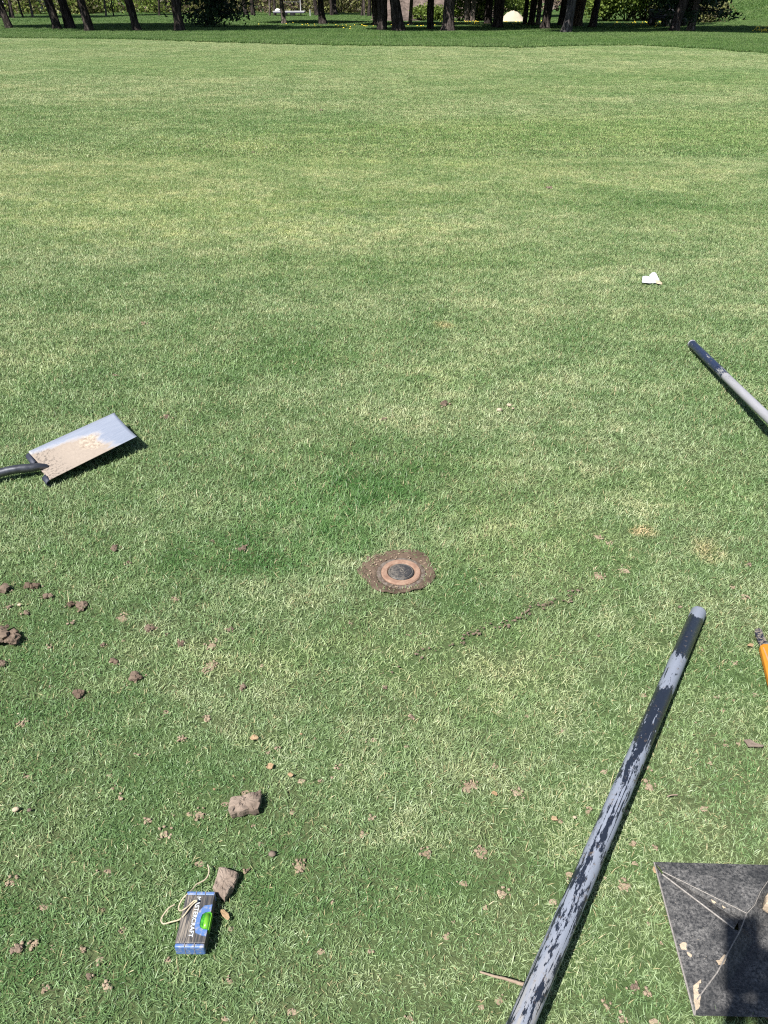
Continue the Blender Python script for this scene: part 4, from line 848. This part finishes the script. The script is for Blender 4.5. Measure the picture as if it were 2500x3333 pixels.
e = empty('shovel', ((SU+SL)/2).to_tuple()[:2]+(0,), 'square-bladed steel shovel with dried mud on its blade at the left edge', 'shovel'); E0 = e.location.copy()
nu, nv = 40, 20; vv = []; uvs = []
for i in range(nu+1):
    for j in range(nv+1):
        u_, v_ = i/nu, j/nv; a = SU.lerp(TU, u_); b = SL.lerp(TR_, u_); p = a.lerp(b, v_)
        dish = 0.020*(1-(2*v_-1)**2)*(1-0.35*u_); 
        p = p-Vector((0, 0, dish))
        if v_ < 0.05: p += Vector((0, 0, 0.004*(1-v_/0.05)))
        p += Vector((0, 0, 0.0045*math.exp(-((v_-0.62)/0.10)**2)*max(0, 1-u_*1.6)))         # central frog running into the socket
        if u_ == 1: p += (TU-SU).normalized()*(0.004*(1-(2*v_-1)**2))
        vv.append(p-E0); uvs.append((u_, v_, 0))
ff = [(i*(nv+1)+j, i*(nv+1)+j+1, (i+1)*(nv+1)+j+1, (i+1)*(nv+1)+j) for i in range(nu) for j in range(nv)]
bl = mk('blade', vv, ff, M_BLADE, e, smooth=True); at_ = bl.data.attributes.new('uvw', 'FLOAT_VECTOR', 'POINT'); at_.data.foreach_set('vector', np.array(uvs, dtype=np.float32).ravel())
sd = bl.modifiers.new('thickness', 'SOLIDIFY'); sd.thickness = 0.0022; sd.offset = -1
ax = ((TU+TR_)/2-(SU+SL)/2).normalized(); wv = (SL-SU).normalized(); nn = ax.cross(wv).normalized(); nn = nn if nn.z > 0 else -nn; Wd = (SL-SU).length
def step(v0, v1):                                              # rolled foot rests at the heel of the blade
    a = SU.lerp(SL, v0)-E0; b = SU.lerp(SL, v1)-E0; vv = []
    for k in range(9):
        t = k/8*math.pi*0.95; off = -ax*(0.017*math.sin(t))-nn*(0.013*(1-math.cos(t))*0.9)
        for q in (a, b): vv.append(q+off-Vector((0, 0, 0.004)))
    o = mk('foot_rest', vv, [(2*k, 2*k+1, 2*k+3, 2*k+2) for k in range(8)], M_ROLL, e, smooth=True); s2 = o.modifiers.new('thickness', 'SOLIDIFY'); s2.thickness = 0.002
step(0.0, 0.34); step(0.80, 1.0)
h0 = G(118, 1512, 0.036)-E0; hp = [(SU.lerp(SL, 0.52)+ax*0.028)-E0-Vector((0, 0, 0.018)), SU.lerp(SL, 0.50)-E0-Vector((0, 0, 0.005)), G(98, 1523, 0.040)-E0, G(62, 1526, 0.044)-E0, G(20, 1534, 0.043)-E0, G(-60, 1556, 0.036)-E0]
hc = catmull(hp, 7); rad = [0.011+0.0065*sm(0, 14, i) for i in range(len(hc))]
MB().tube(hc, rad, 18, jit=0.02).build('socket', M_STEELD, e, True)
hd = (hp[-1]-hp[-2]).normalized(); q = hp[-1]; hd.z = -0.012
MB().tube([q-hd*0.05, q+hd*0.4, q+hd*0.95], [0.0175, 0.0175, 0.0165], 18).build('handle', simple('ash_handle', (0.42, 0.30, 0.17), 0.6, scale=20), e, True)

# paper scrap
M_PAPER = simple('white_torn_plastic', (0.50, 0.52, 0.55), 0.45, var=0.04, scale=60)
m = N('stained_paper'); M_STAIN = m.fin(m.mix(m.noise(m.obj(), 90, 3), (0.30, 0.22, 0.13), (0.42, 0.36, 0.28)), 0.8)
def PP(x, y, z): return G(2050+x/3.687, 850+y/3.687, z)
c0 = PP(300, 240, 0.012); c0.z = 0
e = empty('torn_wrapper', c0, 'crumpled white two-lobed scrap of wrapper far right on the fairway', 'litter')
def sheet(name, P, mat):
    vv = [p-c0 for p in P]; n = len(vv); c_ = sum(vv, Vector())/n; c_.z += 0.006; vv.append(c_)
    o = mk(name, vv, [(i, (i+1) % n, n) for i in range(n)], mat, e); o.modifiers.new('sub', 'SUBSURF').levels = 1; o.modifiers['sub'].render_levels = 2; o.modifiers['sub'].subdivision_type = 'SIMPLE'; t = o.modifiers.new('thickness', 'SOLIDIFY'); t.thickness = 0.0012
sheet('left_fold', [PP(145, 256, 0.020), PP(155, 182, 0.030), PP(200, 178, 0.036), PP(250, 190, 0.040), PP(318, 238, 0.020), PP(330, 262, 0.014), PP(240, 266, 0.016)], M_PAPER)
sheet('right_fold', [PP(235, 170, 0.040), PP(262, 142, 0.052), PP(290, 133, 0.055), PP(312, 142, 0.050), PP(358, 232, 0.022), PP(330, 248, 0.016), PP(262, 196, 0.030)], M_PAPER)
sheet('stained_end', [PP(300, 228, 0.023), PP(350, 232, 0.026), PP(390, 262, 0.018), PP(383, 282, 0.013), PP(325, 270, 0.015)], M_STAIN)

# spirit level
zt = 0.042
a, b, c_, d = G(609, 2899, zt), G(701, 2900, zt), G(664, 3085, zt), G(566, 3081, zt)
mid0 = (a+b)/2; mid1 = (d+c_)/2; Lv = (mid1-mid0).length; Wv = ((a-b).length+(c_-d).length)/2
yax = (mid0-mid1).normalized(); ang = math.atan2(yax.y, yax.x)-math.pi/2; mc = (mid0+mid1)/2
e = empty('spirit_level', (mc.x, mc.y, 0.012), 'dirty black and blue torpedo level with green vial and white lettering', 'spirit level', rz=ang)
hz = zt-0.012
m = N('muddy_black_body'); o_ = m.obj(); st = m.noise(m.vmap(o_, (1, 0.07, 1)), 330, 4, 0.7); bl_ = m.noise(o_, 45, 4, 0.6); sx = m.n('ShaderNodeSeparateXYZ', {0: o_}).outputs[0]
f = m.math('MULTIPLY', m.rng(st, 0.42, 0.60), m.rng(m.math('ADD', sx, m.math('MULTIPLY', m.math('SUBTRACT', bl_, 0.5), 0.02)), 0.008, -0.006, 0.35, 1))
M_LVB = m.fin(m.mix(f, (0.022, 0.024, 0.030), (0.22, 0.19, 0.155)), 0.6, bump=st, bs=0.3, bd=0.0008)
m = N('scuffed_blue_plastic'); o_ = m.obj(); st = m.noise(o_, 120, 5, 0.7); M_LBL = m.fin(m.mix(m.rng(st, 0.50, 0.68), (0.065, 0.135, 0.32), (0.28, 0.27, 0.27)), 0.5)
m = N('green_vial'); st = m.noise(m.obj(), 140, 3, 0.6); M_VIAL = m.fin(m.mix(m.rng(st, 0.40, 0.6), (0.015, 0.12, 0.015), (0.06, 0.30, 0.03)), 0.15, spec=0.6)
M_LIME = simple('lime_plastic', (0.12, 0.33, 0.025), 0.3)
M_LIP = simple('white_print', (0.42, 0.44, 0.45), 0.5, var=0.2, scale=300)
yb = Lv/2; capn = 0.0085
MB().box((0, 0, hz/2), (Wv, Lv-2*capn, hz), bev=0.0015).build('body', M_LVB, e)
for sgn in (1, -1):
    yc = sgn*(yb-capn/2); cp2 = MB(); cp2.box((0, yc, hz/2-0.0003), (Wv-0.0006, capn, hz-0.0012), bev=0.0028); cap_o = cp2.build('end_cap', M_LBL, e)
    g = MB()
    for xx in (-Wv*0.16, Wv*0.16): g.box((xx, yc, hz-0.0004), (0.0012, capn*0.95, 0.0014)); g.box((xx, yc+sgn*capn*0.5, hz/2), (0.0012, 0.0010, hz*0.7))
    g.build('seam', M_SOILT if False else simple('dusty_seam', (0.20, 0.18, 0.155), 0.9), cap_o)
# vial window, on the right edge, blue frame as an arch
def LV(x, y, z=0): return ((x-0.5)*Wv, (0.5-y)*Lv, hz+z)       # x across, y from the far end to the near end
fr_in = [(1.0, 0.385), (0.82, 0.40), (0.72, 0.44), (0.70, 0.50), (0.70, 0.62), (0.74, 0.67), (0.86, 0.70), (1.0, 0.71)]
fr_out = [(1.0, 0.26), (0.74, 0.28), (0.60, 0.37), (0.55, 0.46), (0.55, 0.66), (0.62, 0.76), (0.80, 0.80), (1.0, 0.82)]
vv = [LV(*p, 0.0003) for p in fr_out]+[LV(*p, 0.0003) for p in fr_in]+[LV(*p, 0.0022) for p in fr_out]+[LV(*p, 0.0022) for p in fr_in]; n = len(fr_in); ff = []
for i in range(n-1): ff += [(2*n+i, 2*n+i+1, 3*n+i+1, 3*n+i), (i, i+1, 2*n+i+1, 2*n+i), (n+i+1, n+i, 3*n+i, 3*n+i+1)]
wf = mk('vial_frame', vv, ff, M_LBL, e)
MB().add([LV(*p, 0.0006) for p in fr_in]+[LV(*p, -0.003) for p in fr_in], [tuple(range(n-1, -1, -1))]+[(i, i+1, n+i+1, n+i) for i in range(n-1)]).build('vial_bed', M_VIAL, e)
MB().tube([LV(0.90, 0.42, -0.0035), LV(0.90, 0.56, -0.0030), LV(0.90, 0.68, -0.0035)], 0.0062, 16).build('vial', M_LIME, e, True)
MB().box(((0.985-0.5)*Wv+0.0016, (0.5-0.55)*Lv, hz*0.72), (0.003, Lv*0.30, hz*0.5)).build('side_window', M_LIME, e)
# printed lettering
fc = bpy.data.curves.new('lettering', 'FONT'); fc.body = 'MASTERCRAFT'; fc.size = 0.0148; fc.align_x = 'CENTER'; fc.align_y = 'CENTER'; fc.extrude = 0.00025; fc.space_character = 1.04; fc.offset = 0.00038
fo = bpy.data.objects.new('lettering_src', fc); COL.objects.link(fo); bpy.context.view_layer.update()
dg = bpy.context.evaluated_depsgraph_get(); me = bpy.data.meshes.new_from_object(fo.evaluated_get(dg)); bpy.data.objects.remove(fo)
me.materials.clear(); me.materials.append(M_LIP); xsz = max(v.co.x for v in me.vertices)-min(v.co.x for v in me.vertices); k = Lv*0.72/xsz
lo = mkobj('lettering', me, e); lo.rotation_euler = (0, 0, -math.pi/2+0.0); lo.scale = (k, k*1.0, 1); lo.location = ((0.47-0.5)*Wv, (0.5-0.47)*Lv, hz+0.0004)
# string
def SP_(x, y, z): return G(500+x/3.4025, 2500+y/3.4025, z)
M_STR = simple('beige_string', (0.38, 0.325, 0.23), 0.8, var=0.2, scale=400)
s1 = catmull([SP_(600, 1070, 0.018), SP_(614, 1130, 0.020), SP_(605, 1185, 0.021), SP_(570, 1235, 0.021), SP_(520, 1265, 0.022), SP_(475, 1290, 0.024), SP_(430, 1345, 0.030), SP_(370, 1400, 0.040), SP_(325, 1445, 0.034), SP_(290, 1505, 0.024), SP_(278, 1560, 0.022), SP_(300, 1578, 0.028), SP_(345, 1560, 0.047), SP_(400, 1515, 0.047), SP_(450, 1470, 0.050), SP_(480, 1472, 0.052), SP_(455, 1490, 0.047), SP_(415, 1530, 0.047), SP_(370, 1590, 0.047), SP_(330, 1640, 0.044), SP_(280, 1680, 0.030), SP_(200, 1702, 0.022), SP_(115, 1724, 0.019), SP_(84, 1692, 0.019), SP_(98, 1645, 0.020), SP_(135, 1590, 0.021), SP_(175, 1545, 0.022), SP_(236, 1510, 0.020)], 6)
tag(MB().tube(s1, 0.0016, 8).build('string', M_STR, None, True), 'loose beige string looped across the spirit level', 'string')

# black rubber tray
def T(x, y, z): return G(2080+x/3.95, 2780+y/3.95, z)
m = N('dusty_black_rubber'); o_ = m.obj(); a = m.noise(o_, 170, 5, 0.8); b = m.noise(o_, 18, 4, 0.65); v = m.noise(o_, 300, 2, 0.5); sc_ = m.noise(m.vmap(o_, (1, 7, 1), rot=(0, 0, 0.9)), 60, 3, 0.6)
f = m.math('MULTIPLY', m.rng(a, 0.40, 0.68), m.rng(b, 0.36, 0.64, 0.10, 1.0))
c = m.mix(f, (0.014, 0.015, 0.017), (0.190, 0.184, 0.176)); c = m.mix(m.rng(v, 0.70, 0.76), c, (0.24, 0.21, 0.17)); c = m.mix(m.math('MULTIPLY', m.rng(sc_, 0.63, 0.70), 0.4), c, (0.15, 0.145, 0.14))
M_RUB = m.fin(c, 0.62, bump=a, bs=0.35, bd=0.001)
M_RIM = simple('rubbed_sunlit_edge', (0.21, 0.195, 0.18), 0.8, var=0.85, scale=200)  # worn ridges, plus sunlight on the left rim put into the pale colour
pA = T(195, 112, 0.024); pT = T(1790, 158, 0.026); pG = T(300, 225, 0.026); pG2 = T(300, 262, 0.026)
pU = T(1385, 762, 0.036); pL = T(1222, 962, 0.034); pLr = T(1300, 985, 0.036); pF = T(716, 2075, 0.022)
R1_ = T(1560, 480, 0.040); R2_ = T(1480, 660, 0.038); R3_ = T(1000, 1530, 0.034); R4_ = T(745, 1870, 0.028)
e = empty('rubber_tray', (pA.x, pA.y, 0), 'dusty black rubber tray with folded creases at the bottom right corner', 'tray'); o0 = Vector((pA.x, pA.y, 0))
def panel(name, P, faces, mat=M_RUB, th=0.004):
    o = mk(name, [p-o0 for p in P], faces, mat, e); t = o.modifiers.new('thickness', 'SOLIDIFY'); t.thickness = th; t.offset = -1; bv = o.modifiers.new('edge', 'BEVEL'); bv.width = 0.0012; bv.segments = 2; return o
panel('upper_panel', [pA, pG, pU, R2_, R1_, pT], [(5, 4, 3, 2, 1, 0)])
panel('side_panel', [pA, pF, R4_, R3_, pLr, pL, pG2], [(6, 5, 4, 3, 2, 1, 0)][0:0] or [(0, 1, 2, 3), (0, 3, 4, 5, 6)])
gm = T(1290, 850, 0.018); gm0 = T(310, 240, 0.022)
panel('crease', [pG, pU, gm, gm0, pL, pG2], [(0, 3, 2, 1), (3, 5, 4, 2)])
bs_ = [pT, R1_, R2_, pU, gm, pLr, R3_, R4_, pF]; bot = [T(1850, 300, 0.010), T(1750, 620, 0.010), T(1680, 800, 0.010), T(1560, 900, 0.010), T(1500, 1000, 0.010), T(1480, 1130, 0.010), T(1200, 1620, 0.010), T(980, 1920, 0.012), T(860, 2078, 0.014)]
far_ = [T(2700, 170, 0.024), T(3100, 1100, 0.012), T(3300, 2140, 0.024)]
n = len(bs_); P = bs_+bot+far_
F = [(i, i+1, n+i+1, n+i) for i in range(n-1)]+[(0, n, 2*n)[::-1], (n, n+1, n+2, n+3, n+4, 2*n+1, 2*n)[::-1], (n+4, n+5, n+6, n+7, n+8, 2*n+2, 2*n+1)[::-1]]
panel('basin', P, F)
mb = MB(); mb.tube([p-o0+Vector((0, 0, 0.0005)) for p in (pT, pA, pF)], 0.0022, 6); mb.tube([p-o0+Vector((0, 0, 0.0008)) for p in (pG2, pL)], 0.0020, 5); mb.tube([p-o0+Vector((0, 0, 0.0008)) for p in (pG, pU)], 0.0013, 5)
mb.tube([p-o0+Vector((0, 0, 0.0008)) for p in (pT, R1_, R2_, pU, pLr, R3_, R4_, pF)], 0.0012, 5); mb.build('worn_sunlit_edge', M_RIM, e)
def on(pts, z0, z1, name, mat, lab, cat, seed, amp=0.001):
    return slab(name, [T(x, y, z0) for x, y in pts], z0, z1, mat, lab, cat, amp=amp, seed=seed)
on([(515, 1165), (560, 1135), (660, 1150), (750, 1280), (740, 1350), (690, 1372), (620, 1300), (600, 1230), (545, 1230)], 0.0265, 0.0285, 'dead_leaf', M_STONE, 'tan ragged leaf lying on the left panel of the black tray', 'leaf', 1, 0.0012)
on([(830, 1580), (950, 1545), (940, 1610), (850, 1730), (760, 1850), (740, 1960), (770, 1990), (730, 2010), (700, 1900), (700, 1690)], 0.0275, 0.0295, 'dried_mud', M_STONE, 'long patch of dried tan mud low on the black tray', 'mud patch', 2, 0.0015)
on([(985, 1370), (1020, 1380), (1090, 1300), (1130, 1310), (1100, 1420), (1020, 1430)], 0.0335, 0.0355, 'dead_leaf', M_STONE, 'small tan leaf beside the dark basin of the tray', 'leaf', 3, 0.0012)
on([(1590, 620), (1640, 540), (1800, 530), (1800, 820), (1650, 765), (1575, 720)], 0.022, 0.050, 'sandstone_chunk', M_STONE, 'cream chunk of stone in the black tray at the right edge', 'stone', 4, 0.002)
on([(920, 580), (960, 590), (990, 630), (970, 645), (935, 620)], 0.023, 0.026, 'pebble', M_STONE, 'thin cream pebble in the crease of the black tray', 'pebble', 5, 0.0006)
on([(1060, 670), (1110, 665), (1130, 690), (1085, 705)], 0.023, 0.026, 'pebble', M_STONE, 'cream pebble lower in the crease of the black tray', 'pebble', 6, 0.0006)

# orange-handled tool
def Y(x, y, z): return G(2080+x/3.95, 1940+y/3.95, z)
M_ORH = simple('orange_yellow_plastic', (0.46, 0.175, 0.015), 0.4, var=0.08, scale=40)
m = N('mud_specked_steel'); a = m.noise(m.obj(), 120, 5, 0.7); M_MST = m.fin(m.mix(m.rng(a, 0.45, 0.55), (0.035, 0.04, 0.06), (0.20, 0.17, 0.135)), 0.5, m.rng(a, 0.4, 0.6, 0.7, 0.0))
p0 = Y(1490, 430, 0.016); e = empty('hand_tool', (p0.x, p0.y, 0), 'orange-handled tool with a dirty steel tip at the right edge', 'hand tool'); o0 = Vector((p0.x, p0.y, 0))
def pl(name, P, mat, z0, z1, bev=0.002):
    n = len(P); vv = [Vector((p.x, p.y, z0))-o0 for p in P]+[Vector((p.x, p.y, z1))-o0 for p in P]
    o = mk(name, vv, [tuple(range(n)), tuple(range(2*n-1, n-1, -1))]+[(i, n+i, n+(i+1) % n, (i+1) % n) for i in range(n)], mat, e); b_ = o.modifiers.new('edge', 'BEVEL'); b_.width = bev; b_.segments = 2
pl('steel_tip', [Y(*q, 0.016) for q in [(1487, 455), (1495, 425), (1545, 412), (1580, 430), (1610, 520), (1680, 640), (1560, 640), (1520, 560)]], M_MST, 0.012, 0.017, 0.0008)
pl('handle', [Y(*q, 0.022) for q in [(1550, 650), (1590, 628), (1700, 632), (1780, 700), (1900, 1500), (1800, 1560), (1650, 1060), (1600, 850)]], M_ORH, 0.008, 0.028, 0.004)
pl('handle_rib', [Y(*q, 0.028) for q in [(1590, 665), (1606, 662), (1700, 900), (1790, 1400), (1770, 1405), (1680, 905)]], simple('dusty_rib', (0.33, 0.20, 0.10), 0.7), 0.0275, 0.0295, 0.0006)

# ---------------------------------------------------------------- the photographer, whose shadow falls into the tray
M_SKIN = simple('skin', (0.48, 0.30, 0.22), 0.55, var=0.06); M_SHIRT = simple('dark_shirt', (0.05, 0.06, 0.08), 0.9); M_TROU = simple('work_trousers', (0.09, 0.085, 0.07), 0.9); M_BOOT = simple('brown_boots', (0.07, 0.045, 0.03), 0.7); M_HAIR = simple('brown_hair', (0.04, 0.025, 0.015), 0.8)
def skin(name, V, E, R, mat, parent, lv=2):
    me = bpy.data.meshes.new(name); me.from_pydata([tuple(v) for v in V], E, []); me.update(); me.materials.append(mat)
    o = mkobj(name, me, parent); md = o.modifiers.new('skin', 'SKIN'); md.use_smooth_shade = True
    for i, r in enumerate(R): me.skin_vertices[0].data[i].radius = (r, r) if not hasattr(r, '__len__') else r
    me.skin_vertices[0].data[0].use_root = True
    sb = o.modifiers.new('sub', 'SUBSURF'); sb.levels = 1; sb.render_levels = lv; return o
e = empty('person', (-0.02, -0.38, 0), 'person standing behind the view taking the photo, shadow falls on the black tray', 'person'); pe = Vector((-0.02, -0.38, 0))
dn = Vector((0, -SP, -CP)); fw = Vector((0, CP, -SP))
V = [(0, -0.50, 0.98), (0, -0.49, 1.15), (0, -0.48, 1.35), (0, -0.46, 1.50), (0, -0.44, 1.58), (0, -0.40, 1.66), (0, -0.395, 1.76)]
V = [(a, b+0.12, c) for a, b, c in V]
R = [(0.11, 0.08), (0.10, 0.075), (0.12, 0.08), (0.06, 0.06), (0.055, 0.055), (0.085, 0.10), (0.07, 0.08)]
E = [(0, 1), (1, 2), (2, 3), (3, 4), (4, 5), (5, 6)]
def addv(p, r, to): V.append(p); R.append(r); E.append((to, len(V)-1)); return len(V)-1
hands = {}
for s in (-1, 1):
    a = addv((s*0.10, -0.38, 0.90), 0.065, 0); a = addv((s*0.12, -0.37, 0.50), 0.048, a); a = addv((s*0.13, -0.39, 0.12), 0.045, a); a = addv((s*0.14, -0.30, 0.06), 0.040, a)
    sh = addv((s*0.18, -0.34, 1.43), 0.040, 2); el = addv((s*0.25, -0.24, 1.20) if s < 0 else (0.37, -0.15, 1.47), 0.040, sh)
    px_ = 0.022+s*0.052; wr = Vector((-0.005, -0.150, 1.385)) if s < 0 else Vector((0.135, -0.085, 1.515)); wi = addv(tuple(wr), 0.024, el)
    pm = Vector((0.015, -0.098, 1.452)) if s < 0 else Vector((px_+0.004, -0.058, 1.525)); hi_ = addv(tuple(pm), 0.030, wi)
    for fi in range(4):                                        # fingers wrap behind the lower half of the phone
        b0 = pm+dn*(-0.012+0.020*fi-0.02)+fw*0.006; p1 = b0-Vector((s*0.018, 0, 0))+fw*0.010; p2 = b0-Vector((s*(0.036-0.003*abs(fi-1)), 0, 0))+fw*0.006
        i1 = addv(tuple(b0), 0.0095, hi_); i1 = addv(tuple(p1), 0.0085, i1); addv(tuple(p2), 0.0075, i1)
    t0 = pm-fw*0.014+dn*0.0; i1 = addv(tuple(t0), 0.011, hi_); addv(tuple(t0-Vector((s*0.030, 0, 0))-dn*0.02), 0.009, i1)
body = skin('body', [Vector(v)-pe for v in V], E, R, M_SKIN, e)
skin('shirt', [Vector(v)-pe for v in [(0, -0.38, 0.95), (0, -0.37, 1.15), (0, -0.36, 1.36), (0, -0.34, 1.48), (-0.20, -0.34, 1.44), (-0.255, -0.24, 1.19), (-0.02, -0.160, 1.37), (0.20, -0.34, 1.44), (0.372, -0.150, 1.47), (0.165, -0.095, 1.508)]],
     [(0, 1), (1, 2), (2, 3), (2, 4), (4, 5), (5, 6), (2, 7), (7, 8), (8, 9)], [(0.19, 0.15), (0.18, 0.14), (0.19, 0.14), (0.085, 0.085), 0.075, 0.062, 0.045, 0.080, 0.072, 0.054], M_SHIRT, e)
tr_ = MB(); tr_.tube([Vector(p)-pe for p in ((0.0, -0.38, 1.02), (0.0, -0.38, 0.92), (0.0, -0.38, 0.84))], [0.145, 0.15, 0.13], 20)
for s in (-1, 1): tr_.tube([Vector(p)-pe for p in ((s*0.07, -0.38, 0.93), (s*0.10, -0.38, 0.80), (s*0.12, -0.37, 0.5), (s*0.13, -0.385, 0.28), (s*0.135, -0.39, 0.07))], [0.09, 0.098, 0.078, 0.070, 0.068], 16)
tr_.build('trousers', M_TROU, e, True)
for s in (-1, 1):
    mb = MB(); mb.box((s*0.135+0.02, 0.06, 0.055), (0.10, 0.28, 0.09), bev=0.03); mb.build('boot', M_BOOT, e, True)
MB().lump((0.02, 0.085, 1.765), 0.118, 3, 0.06, 2, 3, (0.82, 0.95, 0.85)).build('hair', M_HAIR, e, True)
mb = MB(); mb.lump((0.02, 0.205, 1.675), 0.014, 1, 0.05, 1, 2, (0.8, 1.2, 1.5)); mb.build('nose', M_SKIN, e, True)
for s in (-1, 1):
    MB().lump((0.02+s*0.032, 0.182, 1.705), 0.012, 1, 0, 1, 2, (1.1, 0.8, 0.8)).build('eye', M_WHITE, e, True); MB().lump((0.02+s*0.085, 0.10, 1.69), 0.022, 2, 0.1, 1, 2, (0.4, 0.8, 1.3)).build('ear', M_SKIN, e, True)
MB().box((0.02, 0.19, 1.632), (0.05, 0.012, 0.010), bev=0.004).build('mouth', simple('lips', (0.42, 0.16, 0.13), 0.5), e, True)
ph = MB(); ph.box((0, 0, 0), (0.072, 0.150, 0.008), bev=0.0035)
pc = Vector((0, 0, CAM_H))+Vector((0.020, 0, 0))+dn*0.058-fw*0.012
o = ph.build('phone', M_BLACKP, None); o.location = pc; o.rotation_euler = cam.rotation_euler; tag(o, 'black smartphone held up in both hands of the photographer', 'phone')
MB().box((0, 0, 0.0044), (0.066, 0.142, 0.001)).build('screen', M_GLASS, o)
